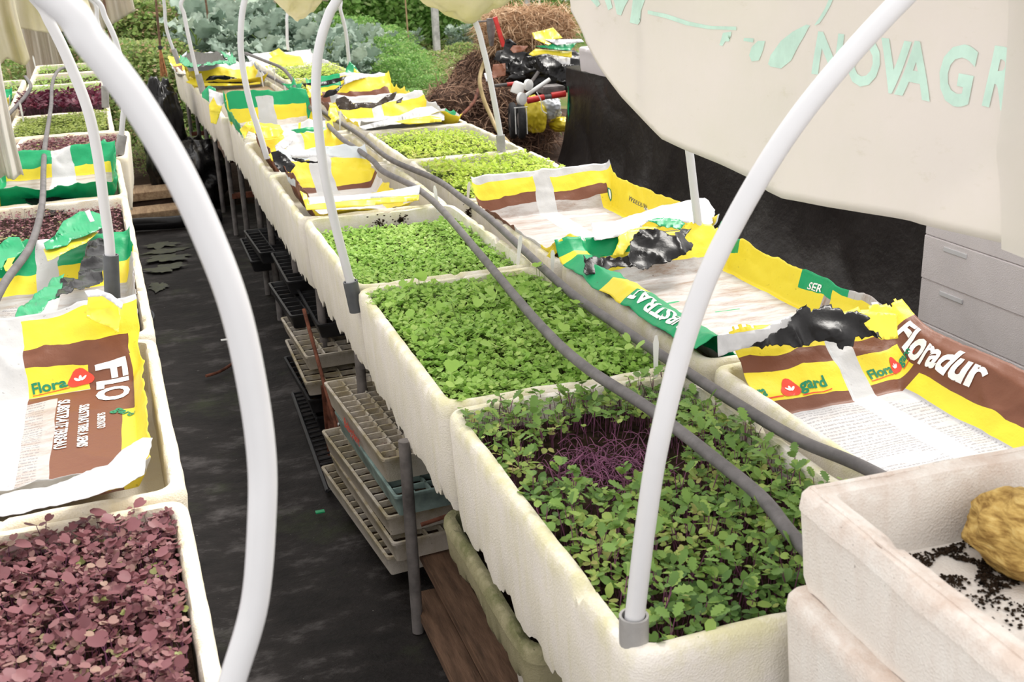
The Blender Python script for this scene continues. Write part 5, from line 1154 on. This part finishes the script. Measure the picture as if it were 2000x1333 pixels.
# ladder like black netting frame lying on the floor
t = empty('ladder_frame', (.50, 3.3, .03), 'dark ladder like plastic frame lying on the floor left of the tray stack', 'frame')
a, c_ = on(572, 770, .03), on(640, 960, .03); d = (c_-a); sd = Vector((.07, .01, 0))
b = MB(); b.tube([a, c_], .008, 8); b.build('side_rail', M['black_tray'], t); b = MB(); b.tube([a+sd, c_+sd], .008, 8); b.build('side_rail', M['black_tray'], t)
b = MB(); [b.tube([a+d*(i/22), a+d*(i/22)+sd], .005, 6) for i in range(23)]; b.build('rungs', M['black_tray'], t)
# planks
def plank(label, p, q, w, h, m='wood'):
    p, q = Vector(p), Vector(q); d = q-p; R = d.to_track_quat('Y', 'Z').to_matrix(); b = MB(); b.box((p+q)/2, (w, d.length, h), R, bev=.004)
    o = b.build('plank', M[m], None, (p+q)/2, smooth=False); prop(o, label, 'plank'); return o
plank('weathered brown plank lying under the nearest trays of the middle bench', (.66, 3.0, .12), (.66, 2.05, .13), .085, .035)
plank('second brown plank deeper under the bench beside the mossy tray', (.60, 2.72, .05), (.60, 1.9, .05), .075, .03)
plank('dark red plank on the floor in the shade of the near trays', (.80, 2.8, .06), (.82, 1.9, .06), .12, .03, 'rust')
plank('short timber block under the end of the brown plank', (.58, 2.10, .08), (.80, 2.10, .08), .07, .06)
tray('mossy grey green foam tray hanging under the nearest middle bench trays', .80, 2.10, w=.42, l=.66, h=.13, z=.47, mat='styro_moss', seed=501, n=200, soil='soil', soil_z=-.07, name='foam_tray', ragged=.02, wall=.032, depth=.08)
tray('stained cream foam tray low under the nearest corner of the middle bench', .84, 1.72, w=.42, l=.60, h=.13, z=.33, mat='styro_clean', seed=505, n=160, soil=None, name='foam_tray', ragged=.006, depth=.08)
# litter
b = MB(); p = on(625, 1000, .02); b.box(p, (.03, .018, .004)); o = b.build('green_scrap', bpy.data.materials['bag_green_plain'], None, p); prop(o, 'small green plastic scrap on the floor by the tray stack', 'scrap')
b = MB(); p = on(438, 664, .02); b.box(p, (.032, .022, .003)); o = b.build('white_scrap', M['white_pl'], None, p); prop(o, 'small white scrap lying on the middle of the aisle', 'scrap')
# boards across the aisle and dark sacks by the bench end
for i, (x, y, z, l) in enumerate([(.02, 9.2, .05, .75), (.04, 8.75, .12, .8), (.02, 8.35, .05, .75)]):
    plank(['farthest pale board laid across the end of the aisle', 'middle pale board, lying highest, across the end of the aisle', 'nearest pale board across the end of the aisle'][i], (x-l/2, y, z), (x+l/2, y+.05, z), .26, .06, 'wood_light')
hose('dark roll of sheeting lying across the aisle in front of the pale boards', [(-.4, 8.0, .05), (-.1, 8.02, .055), (.2, 7.98, .05), (.5, 8.05, .05)], .045, 'black_pl', 'sheeting_roll')
def blob(name, label, cat, c, rad, mat, seed, amp=.22, n1=56, n2=36, parent=None, sharp=.12, flat=0):
    V = []; c = Vector(c)
    for j in range(n2+1):
        for i in range(n1):
            th, ph = 2*PI*i/n1, PI*j/n2; d = Vector((math.sin(ph)*math.cos(th), math.sin(ph)*math.sin(th), math.cos(ph))); q = d*1.6+Vector((seed, seed*2, 0))
            r = 1+amp*noise.noise(q)+amp*.5*noise.noise(q*2.7)+sharp*(1-abs(noise.noise(q*1.9)))**5
            p = Vector((d.x*rad[0]*r, d.y*rad[1]*r, d.z*rad[2]*r)); p.z = max(p.z, -rad[2]*.92); V.append(c+p)
    o = link(name, mesh(V, [(j*n1+i, j*n1+(i+1) % n1, (j+1)*n1+(i+1) % n1, (j+1)*n1+i) for j in range(n2) for i in range(n1)]), M[mat] if isinstance(mat, str) else mat, parent, None if parent else (c.x, c.y, c.z-rad[2]*.9))
    if not parent: prop(o, label, cat)
    return o
blob('black_sack', 'tall black plastic sack standing at the left of the middle bench end', 'sack', (.235, 9.3, .40), (.16, .25, .46), 'black_pl', 3)
blob('black_sack', 'lower black plastic heap under the far end of the middle bench', 'sack', (.42, 8.9, .22), (.22, .5, .26), 'black_pl', 9)
t = empty('broom', (.28, 9.5, .9), 'upturned broom with brown handle and orange bristles against the black sack', 'broom')
hp = [at(303, -20, 9.6), at(306, 20, 9.6), at(313, 92, 9.6)]; b = MB(); b.tube(hp, .010, 10); b.build('handle', M['wood'], t)
b = MB(); p = at(313, 93, 9.6); b.box(p, (.035, .03, .03), bev=.005); b.build('ferrule', M['black_tray'], t, smooth=False)
b = MB()
for i in range(90):
    a = at(313+rnd.uniform(-2, 2), 96, 9.6); e = at(320+rnd.uniform(-7, 7), 145+rnd.uniform(-6, 6), 9.6); e.y += rnd.uniform(-.03, .03); b.tube([a, (a+e)/2+Vector((rnd.uniform(-.004, .004), 0, 0)), e], .0018, 4, False)
b.build('bristles', simple('orange_bristle', (.42, .20, .09), .8, .2, .2, 40), t)

# ------------------------------------------------------------------ heap, machine and sacks on the right
def strands(name, label, pts_fn, n, ln, mats, thick=.05, cat='straw', seed=1, base=None, kind='stuff', droop=.3):
    global RN
    RN = np.random.default_rng(seed); P = np.array([pts_fn() for _ in range(n)])
    T = (BLADE[0]*np.array([1, thick*12, 1]), BLADE[1])
    V, F, k = scatter(T, P, ln*RN.uniform(.5, 1.3, n), RN.uniform(0, 2*PI, n), RN.normal(0, .5, n)+droop, RN.uniform(-.8, .8, n))
    return V, F, np.repeat(RN.random(n), k)
def mound(label, c, rad, seed, n, mat='manure', ln=.16, cat='straw heap', name='straw_heap'):
    t = empty(name, (c[0], c[1], 0), label, cat)
    blob('heap_core', None, None, c, rad, simple('heap_core_'+mat, (.07, .04, .028) if mat == 'manure' else (.30, .18, .09), .95, .1, .4, 30, .01), seed, .18, parent=t)
    def f():
        th = rnd.uniform(0, 2*PI); ph = math.acos(rnd.uniform(-.3, 1)); d = Vector((math.sin(ph)*math.cos(th), math.sin(ph)*math.sin(th), math.cos(ph)))
        r = 1+.18*noise.noise(d*1.6+Vector((seed, seed*2, 0)))+.06+.10*(1-abs(noise.noise((d*1.6+Vector((seed, seed*2, 0)))*1.9)))**5
        return (c[0]+d.x*rad[0]*r, c[1]+d.y*rad[1]*r, max(.02, c[2]+d.z*rad[2]*r))
    V, F, T = strands('s', None, f, n, ln, None, .055, seed=seed)
    o = link('straw_strands', npmesh('strands', [(V, F, T, 0)]), M[mat], t, smooth=False); o['kind'] = 'stuff'
    return t
mound('dark brown heap of old straw on the ground beside the long black bench', (3.10, 10.1, .16), (.62, .75, .44), 5, 5200)
mound('back part of the dark straw heap behind the hose', (3.42, 10.7, .3), (.42, .5, .48), 8, 2600)
# bale of dry straw on top
t = empty('straw_bale', (3.65, 10.4, .86), 'dry light brown straw bale lying on top of the heap', 'straw bale')
c0, r0 = Vector((3.72, 10.5, 1.02)), Vector((.42, .26, .20))
blob('bale_core', None, None, c0, r0, simple('bale_core', (.42, .26, .15), .95, .1, .4, 30, .01), 4, .12, parent=t)
def f():
    d = Vector((rnd.gauss(0, 1), rnd.gauss(0, 1), rnd.gauss(0, 1))).normalized(); m_ = max(abs(d.x), abs(d.y), abs(d.z)); d = d/(m_**.55); return (c0.x+d.x*r0.x*1.04, c0.y+d.y*r0.y*1.04, c0.z+d.z*r0.z*1.02)
V, F, T = strands('s', None, f, 4200, .17, None, .045, seed=12)
o = link('straw_strands', npmesh('strands', [(V, F, T, 0)]), M['straw'], t, smooth=False); o['kind'] = 'stuff'
Yh = 9.3
t = empty('plastic_heap', at(1040, 120, Yh), 'crumpled black plastic sheets piled above the machine beside the long black bench', 'plastic sheets')
for i, (pts, dy) in enumerate([([(959, 117), (966, 101), (980, 99), (984, 77), (995, 77), (1004, 88), (998, 92), (1025, 104), (1043, 108), (1031, 122), (1043, 135), (1020, 144), (998, 146), (986, 135), (966, 118)], .1), ([(1029, 122), (1047, 113), (1065, 108), (1097, 126), (1115, 126), (1121, 153), (1117, 169), (1101, 167), (1079, 153), (1056, 142), (1043, 135)], 0), ([(990, 118), (1020, 108), (1045, 112), (1035, 140), (1010, 150), (992, 138)], .03)]):
    film_cut('black_sheet_fold', 'black_pl', pts, ('Y', Yh+dy, .4), .07, t, 90+i, .5, .02, freq=5)
for i, (lab, pts, m_) in enumerate([('upright yellow bag peak on the black heap', [(1038, 65), (1079, 54), (1099, 74), (1065, 79), (1076, 86), (1070, 89), (1056, 83), (1043, 77)], YM),
    ('long white bag flap lying on top of the black heap', [(1061, 77), (1133, 77), (1139, 82), (1088, 88)], wm), ('green bag strip lying on the black heap', [(1043, 90), (1065, 88), (1088, 83), (1126, 83), (1113, 99), (1074, 96)], GM),
    ('yellow bag strip below the green one on the black heap', [(1031, 106), (1045, 95), (1065, 97), (1115, 101), (1115, 113), (1065, 105), (1038, 110)], YM), ('white bag underside hanging beside the foam slab', [(1065, 105), (1113, 113), (1113, 126), (1097, 125)], wm),
    ('small brown and yellow bag mouth at the left of the black heap', [(995, 97), (1002, 89), (1031, 90), (1020, 101), (1002, 104)], BM), ('brown bag end hanging left under the black sheets', [(962, 126), (986, 124), (986, 148), (960, 154)], BM), ('white and yellow bag corner at the far left of the heap', [(944, 144), (962, 140), (960, 156), (948, 160)], wm)]):
    film_cut('bag_scrap', m_, pts, ('Y', Yh-.08-.01*i, .4), .02, None, 110+i, .3, .02, label=lab)
blob('black_sheet_core', None, None, at(1070, 142, 9.9), (.36, .28, .20), 'black_pl', 31, .2, parent=t)
# machine
t = empty('garden_machine', at(1045, 250, 9.0), 'small machine with red bars and black tyres half buried under the plastic heap', 'machine')
def bar(name, p, q, r, m, parent=t):
    b = MB(); b.tube([p, q], r, 12); return b.build(name, M[m], parent)
P9 = lambda x, y, d=0: at(x, y, 8.9+d)
bar('red_bar', P9(1030, 197), P9(1062, 190), .026, 'red'); bar('bar_sleeve', P9(1060, 190), P9(1076, 188), .021, 'steel'); bar('red_bar', P9(1076, 187), P9(1104, 183), .028, 'red')
bar('red_bar', P9(990, 165, .3), P9(1010, 163, .3), .016, 'red'); bar('bar_sleeve', P9(966, 168, .3), P9(990, 165, .3), .014, 'steel')
bar('white_strut', P9(1018, 193, -.1), P9(1074, 155, -.1), .017, 'white_pl'); bar('grey_strut', P9(1038, 160), P9(1052, 140), .014, 'steel')
for x, y, r in ((1019, 193, .05), (1032, 166, .045)):
    b = MB(); b.lathe(P9(x, y, -.14), [(.3*r, -.02), (r, -.014), (r, .014), (.3*r, .022)], 28, Matrix.Rotation(PI/2, 3, 'X') @ Matrix.Rotation(.5, 3, 'Y')); b.build('white_disc', M['white_pl'], t)
b = MB(); b.lathe(P9(1012, 172), [(.05, -.05), (.055, -.04), (.05, .04), (.03, .05)], 20, Matrix.Rotation(.4, 3, 'Y')); b.build('canister', M['white_pl'], t)
for x, dy in ((1018, 0), (1002, .25)):
    c_ = P9(x, 236, dy); b = MB(); n = 40; Rw = .125
    b.tube([c_+Vector((.25*Rw*math.cos(2*PI*k/n), Rw*math.cos(2*PI*k/n), Rw*math.sin(2*PI*k/n))) for k in range(n+1)], .032, 10, False); w_ = b.build('tyre', M['tyre'], t)
    b = MB(); b.lathe(c_, [(.02, -.02), (.075, -.012), (.075, .012), (.02, .02)], 24, Matrix.Rotation(PI/2, 3, 'Y') @ Matrix.Identity(3)); b.build('wheel_hub', M['steel'], w_)
for x in (1006, 1028): bar('wire_stay', P9(x, 212, -.12), P9(x+2, 262, -.12), .004, 'white_pl')
bar('wire_stay', P9(1004, 211, -.12), P9(1030, 209, -.12), .004, 'white_pl')
b = MB(); b.tube(catmull([P9(1048, 180, -.15), P9(1056, 195, -.15), P9(1059, 215, -.15), P9(1068, 222, -.15)]), .004, 6); b.build('cord', M['white_pl'], t)
b = MB(); b.box(P9(1075, 174, .1), (.20, .2, .06), bev=.01); b.build('deck', M['steel'], t, smooth=False)
for i, (lab, x, y, rx, rz_, m_) in enumerate([('bulging yellow sack standing under the red bar', 1044, 225, .105, .16, 'bag_yellow_plain'), ('grey and yellow sack right of the standing yellow sack', 1072, 210, .10, .10, 'bag_silver_plain'), ('yellow sack end lying on the ground beside the black sheet', 1098, 243, .11, .065, 'bag_yellow_plain')]):
    p = at(x, y, 9.35); blob('yellow_sack', lab, 'sack', p, (rx, .14, rz_), bpy.data.materials[m_], 20+i, .16)
film_piece_ = film_piece('green_bag_edge', bpy.data.materials['bag_green_plain'], at(1114, 222, 8.85), .05, .52, (1, .3, 0), (0, .1, 1), .012, 260, None, .012, .12); prop(film_piece_, 'narrow green bag edge hanging at the left end of the black sheet', 'bag')
# rear red frame and grey post
t = empty('red_handle', at(975, 75, 10.0), 'red painted lever with a grey sleeve rising at the left of the straw bale', 'lever')
b = MB(); b.box((at(968, 36, 10.0)+at(982, 88, 10.0))/2, (.035, .03, .27), Matrix.Rotation(-.27, 3, 'Y')); b.build('lever_arm', M['red'], t, smooth=False)
b = MB(); b.tube([at(957, 36, 10.1), at(959, 58, 10.1), at(960, 90, 10.1)], [.035, .04, .018], 12); b.build('grey_sleeve', M['steel'], t)
b = MB(); b.tube([at(925, 43, 10.1), at(955, 41, 10.1)], .008, 8); b.build('thin_arm', M['steel'], t)
t_ = hose('yellowish hose hanging in a long bow over the dark straw heap', [at(947, 120, 9.1), at(941, 135, 9.1), at(937, 160, 9.0), at(945, 195, 8.9), at(958, 225, 8.8), at(972, 255, 8.6), at(992, 278, 8.3), at(1010, 300, 8.0)], .017, 'hose_yellow', 'garden_hose')
hose('brown hose lying over the left side of the straw heap', [at(934, 175, 9.6), at(925, 200, 9.4), at(905, 222, 9.2), at(885, 236, 9.0)], .015, 'rust', 'garden_hose')
b = MB(); o_ = catmull([at(820, 197, 9.5), at(830, 195, 9.5), at(834, 202, 9.5), at(828, 207, 9.5)]); b.tube(o_, .012, 8); o = b.build('pipe_end', M['hose_yellow'], None, o_[0]); prop(o, 'curled ochre pipe end just beyond the right rim of the far trays', 'pipe')

# ------------------------------------------------------------------ greenhouse posts, vegetation behind
def post(label, x, y, w_, top=3.2, mat='concrete', name='greenhouse_post'):
    b = MB(); b.box((x, y, top/2-.02), (w_, w_, top), bev=.008); o = b.build(name, M[mat], None, (x, y, 0), smooth=False); prop(o, label, 'post')
for lab, x, y, Y, w_ in [('nearest pale square greenhouse post, right of the far green plants', 855, 128, 17.6, .10), ('second pale post, between the vine rows at the top centre', 735, 76, 22.5, .11), ('pale post seen below the centre fleece pouch', 595, 70, 24, .10), ('pale post right behind the tall hoop at the top', 652, 62, 24.5, .10), ('pale post rising behind the straw bale', 1030, 40, 20, .10), ('slim pale post left of the blue green kale', 385, 20, 20, .05)]:
    p = at(x, y, Y); post(lab, p.x, Y, w_)
for lab, x, Y in [('bamboo cane among the vines left of the nearest post', 797, 18.5), ('thin brown cane in the kale bed', 412, 13.5), ('thin dark cane hanging behind the near hoop curve', 216, 11.5)]:
    p = at(x, 60, Y); b = MB(); b.tube([(p.x, Y, 0), (p.x-.03, Y, 2.3)], .012, 8); o = b.build('cane', M['wood_light' if 'bamboo' in lab else 'wood'], None, (p.x, Y, 0)); prop(o, lab, 'cane')
def plant_mesh(seed, rx, ry, h, n, size, tmpl, stemn=8, z0=0., shape=1.0, up=-.3):
    global RN
    RN = np.random.default_rng(seed); u = RN.random(n); th = RN.uniform(0, 2*PI, n); rr = np.sqrt(RN.random(n)); zz = z0+(h-z0)*u**.8
    prof = np.clip(np.sin(PI*np.clip((zz/h)*.85+.12, 0, 1)), .15, 1)**shape
    nn = np.array([1+.4*nz(math.cos(t_)*1.5, math.sin(t_)*1.5, seed+z_*2) for t_, z_ in zip(th, zz)])
    P = np.stack([rx*rr*prof*nn*np.cos(th), ry*rr*prof*nn*np.sin(th), zz], -1)
    V, F, k = scatter(tmpl, P, size*RN.uniform(.5, 1.3, n), th+RN.normal(0, .8, n), RN.normal(up, .5, n), RN.normal(0, .5, n))
    tint = np.clip(.25+.5*zz/h*RN.uniform(.4, 1.4, n)+RN.normal(0, .12, n), 0, 1)*1.0; tint = np.clip(RN.normal(.5, .22, n), 0, 1)
    a = np.zeros((stemn, 3)); e = P[RN.integers(0, n, stemn)]*np.array([.8, .8, .9]); Vs, Fs, ks = stems(a+np.array([0, 0, 0]), e, .008)
    return npmesh('foliage', [(V, F, np.repeat(tint, k), 0)]), npmesh('stems', [(Vs, Fs, np.full(len(Vs), .3), 0)])
def plant(name, label, cat, x, y, meshes, mat, group=None, s=1.0, rz=0):
    t = empty(name, (x, y, 0), label, cat, group, rz); t.scale = (s, s, s)
    for nm, me, m_ in (('foliage', meshes[0], mat), ('stem', meshes[1], M['stem_green'])):
        if not me.materials: me.materials.append(m_)
        o = bpy.data.objects.new(nm, me); COL.objects.link(o); o.parent = t
    return t
# blue green kale / broccoli plants
def ruffle_leaf():
    V = []; n, m_ = 11, 7
    for j in range(m_):
        for i in range(n):
            u, v = i/(n-1), j/(m_-1)*2-1; wd = .42*math.sin(PI*min(1, u*.9+.08))**.7*(1+.16*math.sin(u*26)); 
            V.append((u, v*wd, .12*abs(v)**1.5*math.sin(u*19+v*3)*1.0+.10*abs(v)-.35*u*u+.25*u))
    T = []
    for j in range(m_-1):
        for i in range(n-1): a = j*n+i; T += [(a, a+1, a+n+1), (a, a+n+1, a+n)]
    return np.array(V, float), T
RUF = ruffle_leaf()
def kale_mesh(seed, h, nl, size):
    global RN
    RN = np.random.default_rng(seed); z = np.linspace(.25*h, h, nl); th = np.arange(nl)*2.4+RN.normal(0, .3, nl); r = .05+RN.uniform(.02, .14, nl)
    P = np.stack([r*np.cos(th), r*np.sin(th), z], -1)
    V, F, k = scatter(RUF, P, size*RN.uniform(.7, 1.15, nl), th, RN.normal(-.55, .35, nl), RN.normal(0, .25, nl))
    A = np.stack([0*z, 0*z, z-.12], -1); Vs, Fs, ks = stems(A, P, .010); Vt, Ft, kt = stems(np.zeros((1, 3)), np.array([[0, 0, h*.95]]), .018)
    Fs = np.concatenate([Fs, Ft+len(Vs)]); Vs = np.concatenate([Vs, Vt])
    return npmesh('foliage', [(V, F, np.repeat(np.clip(RN.normal(.5, .22, nl), 0, 1), k), 0)]), npmesh('stems', [(Vs, Fs, np.full(len(Vs), .5), 0)])
km = [kale_mesh(400+i, 1.02, 34, .30) for i in range(5)]; RN = np.random.default_rng(3)
q = 0
for r_, (Y, zs) in enumerate([(12.6, .80), (13.3, .95), (14.1, 1.04), (15.0, 1.06)]):
    for j in range(6 if r_ < 3 else 7):
        x = .70+r_*.12+j*.36+rnd.uniform(-.08, .08)
        if r_ == 0 and j < 1: continue
        plant('kale_plant', 'tall blue green ruffled kale plant in the bed beyond the middle bench', 'kale', x, Y+rnd.uniform(-.15, .15), km[(j+r_*2) % 5], M['leaf_bluegreen'], 'kale plants beyond the middle bench', zs*(1.12-.075*j)*rnd.uniform(.92, 1.05), rnd.uniform(0, 6))
# weeds, vines
wm1 = [plant_mesh(500+i, .55, .55, .75, 3600, .034, OVAL, 14, .03, .6) for i in range(3)]
wm4 = [plant_mesh(560+i, .55, .55, .75, 3400, .036, OVAL, 10, .03, .6) for i in range(3)]
wm2 = [plant_mesh(520+i, .60, .50, 2.3, 3200, .085, HEART, 12, .05, .25) for i in range(3)]
wm3 = [plant_mesh(540+i, .60, .60, .42, 1600, .045, OVAL, 10, .0, .8) for i in range(3)]
for i, (x, Y, s, kx) in enumerate([(310, 13.0, 1.25, 0), (250, 12.6, 1.3, 0), (200, 13.2, 1.3, 0), (150, 13.2, 1.2, 0), (90, 13.4, 1.1, 0), (40, 13.4, 1.1, 0), (280, 14.6, 1.8, 0), (330, 14.8, 1.6, 0), (220, 14.8, 1.9, 0), (160, 15, 1.8, 0), (110, 15, 1.7, 0), (50, 15, 1.6, 0), (260, 11.2, .7, 0), (285, 10.2, .55, 0)]):
    p = at(x, 50, Y); plant('weed_clump', 'tangled green and reddish weed clump growing behind the left bench', 'weeds', p.x, Y, wm1[i % 3], M['leaf_weed'], 'weed clumps behind the left bench', s, i*1.3)
for i, (x, Y, s) in enumerate([(700, 13.6, .95), (740, 14.2, 1.0), (770, 13.0, .8), (800, 13.6, .75), (690, 15.2, 1.05), (740, 16, 1.0), (790, 15, .8), (835, 12.6, .55), (720, 12.2, .6), (760, 11.6, .5), (800, 11.8, .5), (830, 11.2, .35), (660, 16.5, 1.2), (700, 17.5, 1.1), (760, 17.5, .9)]):
    p = at(x, 100, Y); plant('bushy_plant', 'bushy bright green plant in the bed right of the kale', 'plant', p.x, Y, wm4[(i+1) % 3], M['leaf_vine'], 'bushy green plants right of the kale', s, i*.9)
for i, (x, Y, s) in enumerate([(640, 20.5, .9), (690, 20, .95), (740, 20.5, .95), (780, 20, .95), (830, 20.5, .9), (880, 20, .9), (930, 20.5, .9), (985, 21, .95), (1050, 22, .8), (1110, 21, .9), (610, 26, .6), (665, 23, 1.1), (715, 23, 1.1), (765, 23, 1.1), (815, 23, 1.1), (865, 23, 1.1), (915, 23, 1.05), (965, 24, .9), (530, 22, .9), (470, 22, .9), (400, 22, .9), (340, 20, 1.0), (280, 20, 1.1), (220, 20, 1.1), (150, 20, 1.1), (80, 20, 1.1), (10, 20, 1.1)]):
    p = at(x, 0, Y); plant('climbing_vine', 'tall climbing vine in the green row at the back', 'vine', p.x, Y, wm2[i % 3], M['leaf_backvine'], 'climbing vines along the back row', s, i*1.1)
for i, (x, y) in enumerate([(855, 185), (835, 165), (815, 150), (870, 205), (790, 140), (850, 150), (820, 190), (880, 110), (930, 100), (900, 90), (960, 95), (905, 120), (985, 110), (845, 100), (800, 110)]):
    p = on(x, y, 0); plant('low_weed', 'low green weed clump on the bare ground right of the far trays', 'weeds', p.x, p.y, wm3[i % 3], M['leaf_weed'], 'low weeds on the bare ground', .85 if i < 7 else .7, i)
for i, (x, Y) in enumerate([(770, 18.8), (810, 18.8), (885, 18.9), (905, 19.1), (945, 19.2)]):
    p = at(x, 70, Y); plant('kale_plant', 'small far blue green kale plant below the vines beside the pale post', 'kale', p.x, Y, km[i % 5], M['leaf_bluegreen'], 'small kale plants below the vines', .45, i)
# grass and litter on the ground
P = []
while len(P) < 26000:
    x, y = rnd.uniform(-4, 9), rnd.uniform(9.2, 24)
    if nz(x*.7, y*.5, 2)+.25*nz(x*3, y*3) > -.02+(.18 if x > 3.6 and y < 16 else 0) and not (-.1 < x < 1.9 and y < 12): P.append((x, y, -.03))
P = np.array(P); RN = np.random.default_rng(77)
V, F, k_ = scatter((BLADE[0]*np.array([1, 3, 1]), BLADE[1]), P, RN.uniform(.06, .18, len(P)), RN.uniform(0, 6.28, len(P)), -RN.uniform(.5, 1.3, len(P)))
o = link('grass', npmesh('grass', [(V, F, np.repeat(RN.random(len(P)), k_), 0)]), M['leaf_vine'], None, (3, 14, 0), smooth=False); prop(o, 'short green grass and weeds on the earth behind the benches', 'grass', None, 'stuff')
for i, (x, y, a_, b_) in enumerate([(828, 122, .16, .06), (880, 133, .30, .05), (945, 128, .25, .08)]):
    o = film_piece('pale_litter', simple('litter_%d' % i, (.60, .52, .45), .8, .2, .2, 20), on(x, y, .02), a_, b_*2, (1, .2, 0), (0, 1, .1), .02, 280+i, None, .02, .3); prop(o, ['small white litter on the earth left of the nearest post', 'long pale litter strip at the foot of the nearest post', 'pale litter lying right of the nearest post'][i], 'litter')
# greenhouse film wall far behind
k = NT('greenhouse_film'); k.base(k.ramp(k.noise(1.5, 4, .6, k.geo()), [(.3, (.66, .64, .60)), (.7, (.82, .80, .78))]), .6, .3); k.translucent((.8, .8, .78, 1), .5)
b = MB(); n = 80; b.V = [(-14+40*i/n, 30+.15*math.sin(i*1.7), z) for z in (0, 4.2) for i in range(n+1)]; b.F = [(i, i+1, n+2+i, n+1+i) for i in range(n)]
o = b.build('wall_back', k.m); prop(o, kind='structure')
